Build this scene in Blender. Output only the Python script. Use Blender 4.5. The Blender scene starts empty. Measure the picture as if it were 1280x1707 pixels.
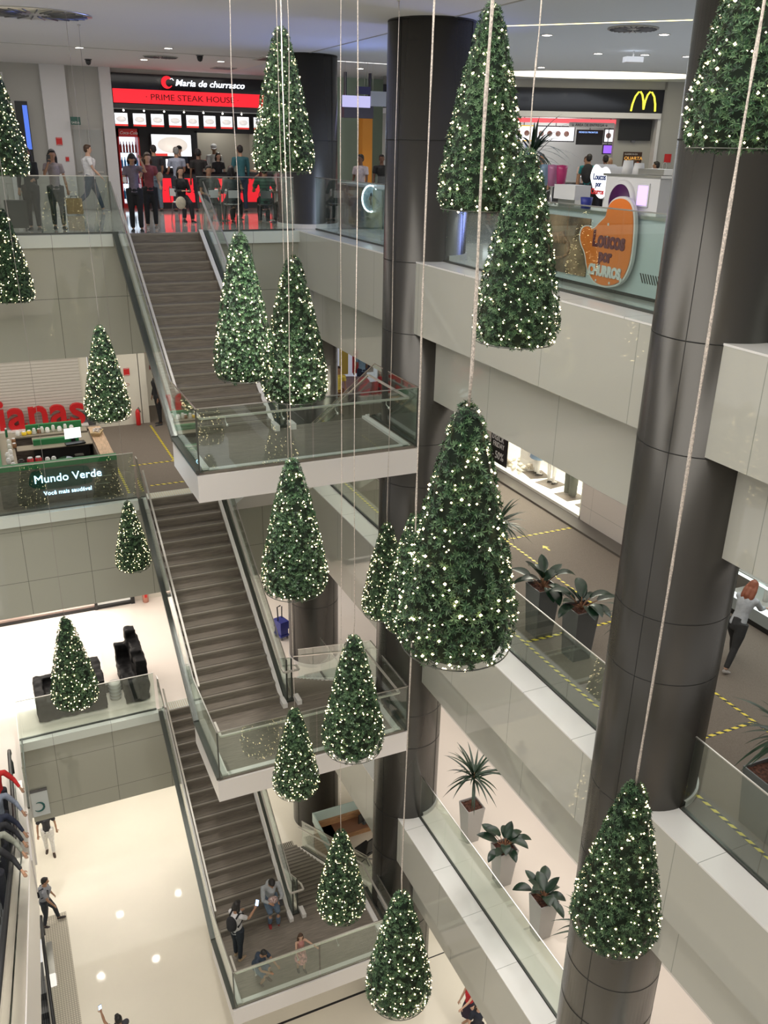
import bpy, bmesh, math, random
from mathutils import Vector, Matrix, Euler
R = math.radians
PI = math.pi
scene = bpy.context.scene
C = scene.collection
random.seed(7)

# ------------------------------------------------------------------ camera
def cam_axes(y, p, r):
    cy, sy, cp, sp = math.cos(y), math.sin(y), math.cos(p), math.sin(p)
    f0 = Vector((-sy*cp, cy*cp, -sp)); r0 = Vector((cy, sy, 0)); d0 = f0.cross(r0)
    cr, sr = math.cos(r), math.sin(r)
    return cr*r0+sr*d0, -sr*r0+cr*d0, f0
cr_, cd_, cf_ = cam_axes(-0.43241866, 0.39579257, -0.02099417)
cam = bpy.data.cameras.new('camera'); cam.sensor_fit = 'VERTICAL'; cam.sensor_height = 36; cam.lens = 1448.49*36/1707
cam.clip_start = .05; cam.clip_end = 200
co = bpy.data.objects.new('camera', cam); C.objects.link(co)
m = Matrix((cr_, -cd_, -cf_)).transposed().to_4x4(); m.translation = (0, 0, 1.8)
co.matrix_world = m
scene.camera = co

# ------------------------------------------------------------------ world, exposure, lights
scene.view_settings.view_transform = 'Standard'
scene.view_settings.look = 'None'
scene.view_settings.gamma = 1
scene.view_settings.exposure = 0.0
w = bpy.data.worlds.new('world'); scene.world = w; w.use_nodes = True
w.node_tree.nodes['Background'].inputs[0].default_value = (.95, .93, .90, 1)
w.node_tree.nodes['Background'].inputs[1].default_value = .8

def area(name, loc, sx, sy, power, col=(1, .95, .88), rot=(0, 0, 0), spread=180):
    l = bpy.data.lights.new(name, 'AREA'); l.shape = 'RECTANGLE'; l.size = sx; l.size_y = sy
    l.energy = power; l.color = col; l.spread = R(spread)
    o = bpy.data.objects.new(name, l); o.location = loc; o.rotation_euler = rot; C.objects.link(o)
    return o
def spot(name, loc, power, col=(1, .95, .86), size=120, blend=.6, rad=.08, rot=(0, 0, 0)):
    l = bpy.data.lights.new(name, 'SPOT'); l.energy = power; l.color = col; l.spot_size = R(size); l.spot_blend = blend
    l.shadow_soft_size = rad
    o = bpy.data.objects.new(name, l); o.location = loc; o.rotation_euler = rot; C.objects.link(o)
    return o
FZB = (-2.6, -8.75)
# corridor lighting, one row of ceiling lights per level
area('ceiling_lights_third_floor', (9.7, 12, -2.56), 3.0, 14, 150, (1, .93, .84))
area('ceiling_lights_third_back', (2, 23.5, -2.72), 10, 4, 230, (1, .95, .86))
area('ceiling_lights_second_floor', (8.7, 12, -8.70), 1.6, 14, 190, (1, .93, .90))
area('ceiling_lights_second_back', (2, 23.5, -8.90), 11, 4, 205, (1, .93, .88))
area('ceiling_lights_ground_right', (9.5, 11, -14.95), 3.5, 14, 200, (1, .95, .86))
area('ceiling_lights_ground_back', (2, 23.5, -15.05), 11, 4, 230, (1, .95, .86))
area('ceiling_lights_top_right', (13, 13, 3.70), 5, 10, 230, (.86, .92, 1))
area('ceiling_lights_top_back', (4, 24.5, 3.70), 8, 3, 95, (1, .96, .9))
area('ceiling_lights_atrium', (1.5, 7.5, 3.70), 8, 13, 900, (1, .97, .92))
area('area_light_atrium_low', (-2.5, 6, -4.0), 4, 10, 300, (1, .95, .88))  # broad area light in the open void, away from any ceiling
area('blue_neon_far_shops', (10.4, 19.0, 2.3), 1.0, 1.6, 55, (.22, .32, 1), (0, R(90), R(12)), 80)
area('blue_neon_right_shops', (11.2, 15.2, 2.2), 1.0, 1.6, 40, (.25, .30, 1), (0, R(90), R(8)), 70)
spot('added_atrium_spot', (1.2, 15.5, 3.70), 2600, (1, .95, .90), 52, .5, .25, (R(2), R(6), 0))  # unseen spot added to brighten the ground floor and tree tops
spot('added_atrium_spot', (3.0, 9.5, 3.70), 2600, (1, .94, .90), 52, .5, .25, (0, 0, 0))  # second added spot, for the floor mirrored in the landing glass
area('added_light_behind_third', (0, -9.5, FZB[0]), 14, 3, 300, (1, .94, .88))  # unseen lamp added so the landing glass mirrors a bright gallery
area('added_light_behind_second', (0, -9.5, FZB[1]), 14, 3, 300, (1, .94, .88))  # same added lamp, one level down

# ------------------------------------------------------------------ materials
def _nodes(name):
    m = bpy.data.materials.new(name); m.use_nodes = True
    nt = m.node_tree; b = nt.nodes['Principled BSDF']
    return m, nt, b
def mathn(nt, op, a, b=None, c=None):
    n = nt.nodes.new('ShaderNodeMath'); n.operation = op
    for i, v in enumerate((a, b, c)):
        if v is None: continue
        if isinstance(v, (int, float)): n.inputs[i].default_value = v
        else: nt.links.new(v, n.inputs[i])
    return n.outputs[0]
def mat(name, col, rough=.5, metal=0.0, spec=.5, noise=None, seams=None, seamcol=(.12, .12, .11), emit=None, bump=0.0, coat=0, aniso=None, col2=None):
    """noise=(scale, amount[, (sx,sy,sz)]); seams=[(axis, period, offset, width)] in object space"""
    m, nt, b = _nodes(name)
    b.inputs['Roughness'].default_value = rough; b.inputs['Metallic'].default_value = metal
    b.inputs['Specular IOR Level'].default_value = spec
    b.inputs['Base Color'].default_value = (*col, 1)
    if coat: b.inputs['Coat Weight'].default_value = coat; b.inputs['Coat Roughness'].default_value = .03
    if emit: b.inputs['Emission Color'].default_value = (*emit[0], 1); b.inputs['Emission Strength'].default_value = emit[1]
    out = None
    if noise or seams:
        tc = nt.nodes.new('ShaderNodeTexCoord')
    if noise:
        mp = nt.nodes.new('ShaderNodeMapping'); nt.links.new(tc.outputs['Object'], mp.inputs[0])
        if len(noise) > 2: mp.inputs['Scale'].default_value = noise[2]
        nz = nt.nodes.new('ShaderNodeTexNoise'); nz.inputs['Scale'].default_value = noise[0]; nz.inputs['Detail'].default_value = 6
        nt.links.new(mp.outputs[0], nz.inputs[0])
        mx = nt.nodes.new('ShaderNodeMix'); mx.data_type = 'RGBA'
        a = noise[1]; c2 = col2 or tuple(c*(1+a) for c in col)
        mx.inputs[6].default_value = (*[c*(1-a) for c in col], 1); mx.inputs[7].default_value = (*c2, 1)
        rr = nt.nodes.new('ShaderNodeMapRange'); rr.inputs[1].default_value = .35; rr.inputs[2].default_value = .65
        nt.links.new(nz.outputs['Fac'], rr.inputs[0]); nt.links.new(rr.outputs[0], mx.inputs[0])
        out = mx.outputs[2]
        if bump:
            bp = nt.nodes.new('ShaderNodeBump'); bp.inputs['Strength'].default_value = bump; bp.inputs['Distance'].default_value = .01
            nt.links.new(nz.outputs['Fac'], bp.inputs['Height']); nt.links.new(bp.outputs[0], b.inputs['Normal'])
    if seams:
        sx = nt.nodes.new('ShaderNodeSeparateXYZ'); nt.links.new(tc.outputs['Object'], sx.inputs[0])
        tot = None
        for ax, per, off, wd in seams:
            v = mathn(nt, 'ADD', sx.outputs[ax], -off+1000*per)
            v = mathn(nt, 'MODULO', v, per)
            v = mathn(nt, 'LESS_THAN', v, wd)
            tot = v if tot is None else mathn(nt, 'MAXIMUM', tot, v)
        mx = nt.nodes.new('ShaderNodeMix'); mx.data_type = 'RGBA'
        nt.links.new(tot, mx.inputs[0])
        if out is None: mx.inputs[6].default_value = (*col, 1)
        else: nt.links.new(out, mx.inputs[6])
        mx.inputs[7].default_value = (*seamcol, 1)
        out = mx.outputs[2]
    if out is not None: nt.links.new(out, b.inputs['Base Color'])
    return m
def glassmat(name, tint=(.90, .955, .925), ior=1.5, rough=0.0):
    m = bpy.data.materials.new(name); m.use_nodes = True; nt = m.node_tree
    nt.nodes.remove(nt.nodes['Principled BSDF']); o = nt.nodes['Material Output']
    t = nt.nodes.new('ShaderNodeBsdfTransparent'); t.inputs[0].default_value = (*tint, 1)
    g = nt.nodes.new('ShaderNodeBsdfGlossy'); g.inputs['Roughness'].default_value = rough; g.inputs[0].default_value = (1, 1, 1, 1)
    lw = nt.nodes.new('ShaderNodeLayerWeight'); lw.inputs[0].default_value = .5
    f = nt.nodes.new('ShaderNodeMath'); f.operation = 'MULTIPLY_ADD'
    nt.links.new(mathn(nt, 'POWER', lw.outputs['Facing'], 4.0), f.inputs[0]); f.inputs[1].default_value = .75; f.inputs[2].default_value = .062
    mx = nt.nodes.new('ShaderNodeMixShader')
    nt.links.new(f.outputs[0], mx.inputs[0]); nt.links.new(t.outputs[0], mx.inputs[1]); nt.links.new(g.outputs[0], mx.inputs[2])
    nt.links.new(mx.outputs[0], o.inputs[0])
    return m
def emat(name, col, s, nomis=False):
    m, nt, b = _nodes(name)
    b.inputs['Base Color'].default_value = (*[c*.5 for c in col], 1)
    b.inputs['Emission Color'].default_value = (*col, 1); b.inputs['Emission Strength'].default_value = s
    if nomis: m.cycles.emission_sampling = 'NONE'
    return m
def tapemat():
    m, nt, b = _nodes('hazard_tape'); b.inputs['Roughness'].default_value = .5
    tc = nt.nodes.new('ShaderNodeTexCoord'); sx = nt.nodes.new('ShaderNodeSeparateXYZ'); nt.links.new(tc.outputs['Object'], sx.inputs[0])
    v = mathn(nt, 'ADD', sx.outputs[0], sx.outputs[1]); v = mathn(nt, 'ADD', v, 100.0); v = mathn(nt, 'MODULO', v, .15)
    v = mathn(nt, 'LESS_THAN', v, .085)
    mx = nt.nodes.new('ShaderNodeMix'); mx.data_type = 'RGBA'; nt.links.new(v, mx.inputs[0])
    mx.inputs[6].default_value = (.02, .02, .02, 1); mx.inputs[7].default_value = (.85, .68, .06, 1)
    nt.links.new(mx.outputs[2], b.inputs['Base Color'])
    return m
M = {}
M['fascia_back'] = mat('fascia_glass_back', (.40, .40, .335), .035, spec=.55, seams=[(0, 1.45, .05, .012), (2, 1.31, -1.33+.0, .012)], seamcol=(.16, .17, .14))
M['fascia_right'] = mat('fascia_glass_right', (.50, .49, .435), .035, spec=.55, seams=[(1, 1.93, .35, .012)], seamcol=(.30, .31, .27))
M['ledge'] = mat('white_ledge', (.80, .78, .76), .12, seams=[(1, 1.30, .55, .010)], seamcol=(.35, .35, .33))
M['ledge_back'] = mat('white_ledge_back', (.70, .74, .68), .12, seams=[(0, 1.45, .05, .010)], seamcol=(.35, .35, .33))
M['column'] = mat('dark_bronze_cladding', (.085, .080, .073), .27, metal=.6)
M['column_joint'] = mat('column_joint', (.01, .01, .01), .6)
M['white'] = mat('white_paint', (.78, .76, .72), .45)
M['slabwhite'] = mat('white_slab_panel', (.80, .76, .74), .30)
M['ceiling'] = mat('ceiling_paint', (.74, .74, .73), .8)
M['ceiling_r'] = mat('ceiling_paint_right', (.66, .70, .74), .8)
M['floor4'] = mat('polished_pale_tile', (.50, .49, .47), .07, seams=[(0, .9, .1, .006), (1, .9, .2, .006)], seamcol=(.36, .35, .33))
M['floor3'] = mat('taupe_carpet_floor', (.185, .155, .128), .8, noise=(70, .10), spec=.25)
M['floor2'] = mat('cream_polished_floor', (.86, .78, .70), .09, noise=(.6, .02))
M['floor1'] = mat('cream_marble_floor', (.86, .80, .68), .07, noise=(.5, .03))
M['stone'] = mat('taupe_stair_stone', (.205, .175, .145), .42, noise=(14, .20, (.25, 4, 4)), spec=.35)
M['nosing'] = mat('stair_nosing', (.25, .22, .18), .45)
M['groove'] = mat('stair_groove', (.07, .06, .05), .6)
M['steel'] = mat('brushed_steel', (.62, .61, .58), .28, metal=1)
M['steel_warm'] = mat('pale_rail_steel', (.78, .74, .68), .32, metal=.6)
M['chan'] = mat('dark_channel', (.10, .105, .095), .35, metal=.6)
M['black'] = mat('black_plastic', (.012, .012, .013), .4)
M['blackgloss'] = mat('black_gloss', (.012, .012, .016), .08)
M['glass'] = glassmat('rail_glass')
M['glass_clear'] = glassmat('clear_glass', (.95, .97, .96))
M['tape'] = tapemat()
M['tactile'] = mat('tactile_paving', (.62, .56, .45), .6, seams=[(0, .06, 0, .022), (1, .06, 0, .022)], seamcol=(.36, .33, .27))
M['tactile_rib'] = mat('tactile_rib', (.60, .52, .38), .6)
M['wallwarm'] = mat('cream_wall', (.74, .70, .60), .6)
M['wallgrey'] = mat('grey_wall', (.42, .41, .38), .6)
M['red'] = mat('red_paint', (.62, .02, .02), .4)
M['blue'] = mat('blue_plastic', (.02, .03, .25), .4)
M['wood'] = mat('warm_wood', (.42, .23, .11), .45, noise=(6, .25, (1, 8, 8)))
M['green'] = mat('kiosk_green', (.02, .17, .055), .45)
M['kioskdark'] = mat('dark_wood_laminate', (.13, .105, .085), .4, noise=(5, .35, (1, 1, 9)))
M['kioskshelf'] = mat('kiosk_steel_shelf', (.30, .26, .20), .35, metal=.2)
M['bulb'] = emat('warm_led', (1, .78, .42), 16, True)
M['lampdisc'] = emat('lamp_disc', (1, .93, .80), 22, True)
M['white_light'] = emat('white_light_panel', (1, .98, .95), 1.6)

# ------------------------------------------------------------------ helpers
class MB:
    def __init__(s, xf=None): s.v = []; s.f = []; s.mi = []; s.sm = []; s.xf = xf
    def add(s, vs, fs, mi=0, smooth=False, xf=None):
        n = len(s.v); xf = xf or s.xf
        for p in vs:
            p = Vector(p)
            s.v.append(xf @ p if xf is not None else p)
        for f in fs: s.f.append(tuple(i+n for i in f)); s.mi.append(mi); s.sm.append(smooth)
        return s
    def box(s, x0, x1, y0, y1, z0, z1, mi=0, xf=None):
        v = [(x, y, z) for z in (z0, z1) for y in (y0, y1) for x in (x0, x1)]
        return s.add(v, [(0, 2, 3, 1), (4, 5, 7, 6), (0, 1, 5, 4), (2, 6, 7, 3), (0, 4, 6, 2), (1, 3, 7, 5)], mi, False, xf)
    def hexa(s, v, mi=0):
        return s.add(v, [(0, 2, 3, 1), (4, 5, 7, 6), (0, 1, 5, 4), (2, 6, 7, 3), (0, 4, 6, 2), (1, 3, 7, 5)], mi)
    def lathe(s, prof, c=(0, 0, 0), n=24, mi=0, smooth=True, xf=None, sx=1, sy=1, cap=True):
        vs = []; fs = []
        for r, z in prof:
            for k in range(n):
                a = 2*PI*k/n; vs.append((c[0]+r*sx*math.cos(a), c[1]+r*sy*math.sin(a), c[2]+z))
        for i in range(len(prof)-1):
            for k in range(n):
                k2 = (k+1) % n; fs.append((i*n+k, i*n+k2, (i+1)*n+k2, (i+1)*n+k))
        if cap: fs.append(tuple(range(n-1, -1, -1))); fs.append(tuple((len(prof)-1)*n+k for k in range(n)))
        return s.add(vs, fs, mi, smooth, xf)
    def tube(s, pts, rad, n=8, mi=0, smooth=True, cap=True):
        pts = [Vector(p) for p in pts]
        if not hasattr(rad, '__len__'): rad = [rad]*len(pts)
        vs = []; fs = []
        up = None
        for i, p in enumerate(pts):
            d = (pts[min(i+1, len(pts)-1)]-pts[max(i-1, 0)])
            if d.length < 1e-9: d = Vector((0, 0, 1))
            d.normalize()
            if up is None: up = Vector((0, 0, 1)) if abs(d.z) < .9 else Vector((1, 0, 0))
            a = d.cross(up)
            if a.length < 1e-6: a = d.orthogonal()
            a.normalize(); b = d.cross(a); up = -b if False else up
            r = rad[i]; rx, ry = (r if hasattr(r, '__len__') else (r, r))
            for k in range(n):
                t = 2*PI*k/n; vs.append(p+a*(rx*math.cos(t))+b*(ry*math.sin(t)))
        for i in range(len(pts)-1):
            for k in range(n):
                k2 = (k+1) % n; fs.append((i*n+k, (i+1)*n+k, (i+1)*n+k2, i*n+k2))
        if cap: fs.append(tuple(range(n))); fs.append(tuple((len(pts)-1)*n+k for k in range(n-1, -1, -1)))
        return s.add(vs, fs, mi, smooth)
    def ball(s, c, r, nu=12, nv=8, mi=0, xf=None):
        rx, ry, rz = r if hasattr(r, '__len__') else (r, r, r)
        vs = [(c[0], c[1], c[2]-rz)]; fs = []
        for j in range(1, nv):
            t = PI*j/nv
            for k in range(nu):
                a = 2*PI*k/nu; vs.append((c[0]+rx*math.sin(t)*math.cos(a), c[1]+ry*math.sin(t)*math.sin(a), c[2]-rz*math.cos(t)))
        vs.append((c[0], c[1], c[2]+rz)); L = len(vs)-1
        for k in range(nu): fs.append((0, 1+(k+1) % nu, 1+k)); fs.append((L, L-nu+k, L-nu+(k+1) % nu))
        for j in range(nv-2):
            for k in range(nu):
                k2 = (k+1) % nu; fs.append((1+j*nu+k, 1+j*nu+k2, 1+(j+1)*nu+k2, 1+(j+1)*nu+k))
        return s.add(vs, fs, mi, True, xf)
    def prism(s, poly, z0, z1, mi=0, xf=None):
        n = len(poly)
        vs = [(p[0], p[1], z0) for p in poly]+[(p[0], p[1], z1) for p in poly]
        fs = [tuple(range(n-1, -1, -1)), tuple(range(n, 2*n))]+[(k, (k+1) % n, n+(k+1) % n, n+k) for k in range(n)]
        return s.add(vs, fs, mi, False, xf)
    def mesh(s, name, mats):
        me = bpy.data.meshes.new(name); me.from_pydata([tuple(v) for v in s.v], [], s.f)
        for mm in (mats if isinstance(mats, (list, tuple)) else [mats]): me.materials.append(mm)
        me.polygons.foreach_set('material_index', s.mi); me.polygons.foreach_set('use_smooth', s.sm)
        me.update(); return me
    def build(s, name, mats, parent=None):
        o = bpy.data.objects.new(name, s.mesh(name, mats)); C.objects.link(o)
        if parent is not None:
            o.parent = parent
        return o
def tag(o, label=None, cat=None, group=None, kind=None):
    if label: o['label'] = label
    if cat: o['category'] = cat
    if group: o['group'] = group
    if kind: o['kind'] = kind
    return o
def empty(name, loc=(0, 0, 0), rz=0, label=None, cat=None, group=None):
    o = bpy.data.objects.new(name, None); C.objects.link(o); o.location = loc; o.rotation_euler = (0, 0, rz); o.empty_display_size = .1
    return tag(o, label, cat, group)
def kids(o): return [c for c in KIDS.get(o.name, [])]
KIDS = {}
def copy_tree(o, parent=None):
    c = o.copy(); C.objects.link(c)
    if parent is not None: c.parent = parent
    for ch in list(o.children): copy_tree(ch, c)
    return c
def struct(name, mb, m, label=None):
    o = mb.build(name, m); o['kind'] = 'structure'
    if label: o['label'] = label
    return o
def text(name, body, loc, size, m, parent=None, rot=(PI/2, 0, 0), ext=.008, align='LEFT', bold=0.0, shear=0, sx=1):
    cu = bpy.data.curves.new(name, 'FONT'); cu.body = body; cu.size = size; cu.extrude = ext; cu.align_x = align; cu.offset = bold
    cu.shear = shear; cu.resolution_u = 3
    cu.materials.append(m)
    tmp = bpy.data.objects.new(name, cu); C.objects.link(tmp)
    me = bpy.data.meshes.new_from_object(tmp.evaluated_get(bpy.context.evaluated_depsgraph_get()))
    bpy.data.objects.remove(tmp); bpy.data.curves.remove(cu)
    o = bpy.data.objects.new(name, me); C.objects.link(o); o.location = loc; o.rotation_euler = rot; o.scale = (sx, 1, 1)
    if parent is not None: o.parent = parent
    return o
FZ = [0.0, -6.15, -12.3, -18.45]

# ------------------------------------------------------------------ structure
XF, XG, YB = 6.97, 7.45, 20.3
names = ['top', 'third', 'second', 'ground']
fl = [M['floor4'], M['floor3'], M['floor2'], M['floor1']]
for i in range(3):
    z = FZ[i]; nm = names[i]
    xr = 27 if i == 0 else 16
    b = MB(); b.box(XG, xr, -3, YB+.001, z-.25, z); b.box(-9 if i != 2 else -.7, xr, YB, 33 if i == 0 else 29, z-.25, z)
    if i == 2: b.box(-9, -.7, 17.4, 29, z-.25, z)
    struct('floor_'+nm, b, fl[i])
    b = MB(); b.box(XG-.03, xr, -3, YB, z-2.48, z-.25); b.box(-9, xr, YB+.05, 33 if i == 0 else 29, z-2.55, z-.25)
    struct('ceiling_under_'+nm, b, M['ceiling'])
    b = MB(); b.box(XF, XG-.03, -3, YB, z-1.25, z-.02); struct('wall_right_fascia_'+nm, b, M['fascia_right'])
    b = MB(); b.box(XG-.10, XG-.031, -3, YB, z-2.48, z-1.25); struct('wall_right_bulkhead_'+nm, b, M['fascia_right'])
    b = MB(); b.box(XF-.004, XG-.03, -3, YB, z-.02, z+.004); struct('trim_right_ledge_'+nm, b, M['ledge'])
    xl = -9 if i != 2 else -.7
    b = MB(); b.box(xl, XF, YB-.06, YB+.05, z-2.62, z-.02); struct('wall_back_fascia_'+nm, b, M['fascia_back'])
    # narrow pale ledge in front of the back railing; open where the stairs arrive
    b = MB(); b.box(xl, 2.75, YB-.18, YB+.04, z-.25, z+.004); b.box(6.72, XF, YB-.18, YB+.04, z-.25, z+.004); b.box(4.7, 4.9, YB-.18, YB+.04, z-.25, z+.004)
    if i == 0: b.box(4.9, 6.72, YB-.18, YB+.04, z-.25, z+.004)
    struct('trim_back_ledge_'+nm, b, M['ledge_back'])
b = MB(); b.box(-.95, 20, -14, 34, FZ[3]-.3, FZ[3]); b.box(-12, -.95, 20.0, 34, FZ[3]-.3, FZ[3]); b.box(-12, -2.1, -14, 20, FZ[3]-.3, FZ[3])
struct('floor_ground', b, M['floor1'])
b = MB(); b.box(-12, 7.45, -14, 33, 3.75, 4.0); struct('ceiling_atrium', b, M['ceiling'])
b = MB(); b.box(7.45, 28, -14, 33, 3.75, 4.0); struct('ceiling_right', b, M['ceiling_r'])
b = MB(); b.box(7.43, 7.47, 8, 20.6, 3.742, 3.752); b.box(-9, 7.44, 22.6, 22.63, 3.742, 3.752); struct('trim_ceiling_joint', b, M['wallgrey'])
# long dark strip paints a beam's shadow gap; short one is a floor joint
b = MB(); b.box(2.7, 8.2, 14.66, 14.72, FZ[3], FZ[3]+.004); b.box(8.2, 10, 14.9, 14.93, FZ[3], FZ[3]+.004); struct('trim_ground_joint_and_shadow_gap', b, M['column_joint'])
# back walls
b = MB(); b.box(-9, 2.55, 26.62, 26.9, FZ[1], FZ[1]+3.75); b.box(2.6, 4.0, 26.5, 26.9, FZ[1], FZ[1]+3.75); b.box(3.98, 4.2, 26.5, 29, FZ[1], FZ[1]+3.75)
b.box(4.1, 9.6, 28.4, 28.6, FZ[1], FZ[1]+3.75)
struct('wall_back_third', b, M['wallwarm'])
b = MB(); b.box(-9, -4, 26.6, 26.9, FZ[2], FZ[2]+3.6); b.box(3.2, 9.9, 26.7, 26.9, FZ[2], FZ[2]+3.6); struct('wall_back_second', b, M['wallwarm'])
b = MB(); b.box(-12, 12, 30, 30.3, FZ[3], FZ[3]+3.5); struct('wall_back_ground', b, M['white'])
# right walls
b = MB(); b.box(9.92, 10.2, -3, 19.5, FZ[2], FZ[2]+3.6); struct('wall_right_second', b, M['wallwarm'])
b = MB(); b.box(9.90, 9.92, -3, 19.5, FZ[2], FZ[2]+.12); struct('baseboard_right_second', b, M['white'])
b = MB(); b.box(12.0, 12.2, 12.0, 15.08, FZ[1], FZ[1]+3.7); b.box(12.0, 12.2, 19.2, 23, FZ[1], FZ[1]+3.7); b.box(12.0, 12.2, 10.6, 12.0, FZ[1], FZ[1]+3.7)
struct('wall_right_third', b, mat('pinkish_tile_wall', (.72, .66, .63), .25, seams=[(2, .53, .1, .010), (1, 1.6, .3, .008)], seamcol=(.45, .42, .40)))
b = MB(); b.box(11.6, 12.0, 11.0, 20.5, FZ[1], FZ[1]+.05); struct('baseboard_right_third', b, mat('dark_stone_kerb', (.12, .105, .09), .5))
b = MB(); b.box(13.5, 13.8, -6, 26, FZ[3], FZ[3]+3.5); struct('wall_right_ground', b, M['white'])
# left side and camera side of the atrium: plain galleries that show only as reflections
b = MB()
for z in FZ[:3]: b.box(-9.4, -9, -6, 20.2, z-2.5, z)
b.box(-9.4, 7.4, -6.4, -6, FZ[2]-2.5, FZ[2]); b.box(-9.4, 7.4, -6.4, -6, FZ[1]-2.5, FZ[1])
struct('wall_left_fascia', b, M['fascia_back'])
b = MB(); b.box(-9.4, 7.4, -12.2, -12, FZ[3], 3.75); struct('wall_behind_camera', b, M['white'])
for i in range(1, 3):
    b = MB(); b.box(-9.4, 7.4, -12, -6, FZ[i]-.25, FZ[i]); struct('floor_behind_'+names[i], b, M['floor2'])


# columns
def column(cx, cy, r, label):
    col = empty('column', (cx, cy, FZ[3]), 0, label, 'column', 'dark cladded columns along the atrium')
    b = MB(); b.lathe([(r, 0), (r, 3.75-FZ[3])], (0, 0, 0), 64)
    b.build('cladding', M['column'], col)
    b = MB(); zz = 0.0
    zs = [3.75-FZ[3]-.02]
    for lv in range(3):
        zs += [FZ[lv]-FZ[3]-.02, FZ[lv]-FZ[3]-1.27, FZ[lv]-FZ[3]-3.35, FZ[lv]-FZ[3]+1.95]
    for z in zs: b.lathe([(r-.01, z-.006), (r+.002, z-.006), (r+.002, z+.006), (r-.01, z+.006)], (0, 0, 0), 64, cap=False)
    for a in (200, 305, 95): 
        t = R(a); b.tube([((r-.001)*math.cos(t), (r-.001)*math.sin(t), 0), ((r-.001)*math.cos(t), (r-.001)*math.sin(t), 3.75-FZ[3])], .005, 4)
    b.build('joint', M['column_joint'], col)
    for lv in range(3):
        b = MB(); b.lathe([(r+.03, FZ[lv]-FZ[3]), (r+.03, FZ[lv]-FZ[3]+.10), (r+.001, FZ[lv]-FZ[3]+.10)], (0, 0, 0), 48, cap=False)
        # only on the corridor side of the railing
        bb = MB()
        for k in range(48):
            a0, a1 = 2*PI*k/48, 2*PI*(k+1)/48
            if cx+r*math.cos((a0+a1)/2) < XG+.03 and cy < 20: continue
            z0 = FZ[lv]-FZ[3]; ro = r+.03
            bb.add([(ro*math.cos(a0), ro*math.sin(a0), z0), (ro*math.cos(a1), ro*math.sin(a1), z0), (ro*math.cos(a1), ro*math.sin(a1), z0+.1), (ro*math.cos(a0), ro*math.sin(a0), z0+.1), (r*math.cos(a1), r*math.sin(a1), z0+.1), (r*math.cos(a0), r*math.sin(a0), z0+.1)], [(0, 1, 2, 3), (3, 2, 4, 5)])
        bb.build('base_skirting', M['slabwhite'], col)
    return col
column(7.40, 7.30, .70, 'broad dark bronze column nearest the camera, from top to bottom right of centre')
column(7.42, 14.57, .74, 'dark bronze column in the middle, where the stair landings meet the right galleries')
column(7.60, 21.30, .73, 'farthest dark bronze column, beside the steak house seating')

# glass railings
def rail(label, pts, h=1.15, pane=1.25, group=None, cap=.016, inner=None, shoe=True, name='glass_railing', endpost=False, capmat='steel', hr_drop=.18):
    """pts: base line of the glass; inner=(dx,dy) offset of a handrail on brackets"""
    t = empty(name, pts[0], 0, label, 'railing', group)
    o0 = Vector(pts[0])
    P = [Vector(p)-o0 for p in pts]
    capb = MB(); sh = MB(); hr = MB(); kn = MB()
    for a, b_ in zip(P[:-1], P[1:]):
        d = b_-a; L = d.length; hd = Vector((d.x, d.y, 0)).normalized(); nrm = Vector((-hd.y, hd.x, 0))
        n = max(1, round(L/pane)); g = .006/L
        for k in range(n):
            p0 = a+d*(k/n+g); p1 = a+d*((k+1)/n-g); q = MB()
            th = nrm*.006; H = Vector((0, 0, h))
            q.hexa([p0-th, p1-th, p0+th, p1+th, p0-th+H, p1-th+H, p0+th+H, p1+th+H])
            q.build('glass_pane', M['glass'], t)
            pm = (p0+p1)/2
        th = nrm*cap*.6; H = Vector((0, 0, h)); H2 = Vector((0, 0, h+cap))
        capb.hexa([a-th+H, b_-th+H, a+th+H, b_+th+H, a-th+H2, b_-th+H2, a+th+H2, b_+th+H2])
        th = nrm*.022; H = Vector((0, 0, -.02)); H2 = Vector((0, 0, .035))
        sh.hexa([a-th+H, b_-th+H, a+th+H, b_+th+H, a-th+H2, b_-th+H2, a+th+H2, b_+th+H2])
    capb.build('top_rail', M[capmat], t)
    if shoe: sh.build('base_channel', M['chan'], t)
    if inner:
        off = Vector((inner[0], inner[1], 0))
        IP = [Vector(p)-o0 for p in inner[2]] if len(inner) > 2 else [p+off for p in P]
        for a, b_ in zip(IP[:-1], IP[1:]):
            d = b_-a; hd = Vector((d.x, d.y, 0)).normalized(); nrm = Vector((-hd.y, hd.x, 0)); th = nrm*.022
            H = Vector((0, 0, h-hr_drop-.03)); H2 = Vector((0, 0, h-hr_drop))
            hr.hexa([a-th+H, b_-th+H, a+th+H, b_+th+H, a-th+H2, b_-th+H2, a+th+H2, b_+th+H2])
        hr.build('handrail', M['steel_warm'], t)
        a, b_ = IP[0], IP[1]
        n = max(1, int((b_-a).length/1.3))
        for k in range(n):
            p = a+(b_-a)*((k+.5)/n)+Vector((0, 0, h-hr_drop-.03))
            pg = (P[0]+(P[1]-P[0])*((k+.5)/n))+Vector((0, 0, h-hr_drop-.12))
            kb = MB(); kb.tube([p, p-Vector((0, 0, .07)), pg], .007, 6); kb.ball(pg, .022, 8, 6); kb.build('bracket', M['steel'], t)
    return t
GR = 'glass railings along the right galleries'
spots = [('top floor', 0), ('third floor', 1), ('second floor', 2)]
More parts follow.
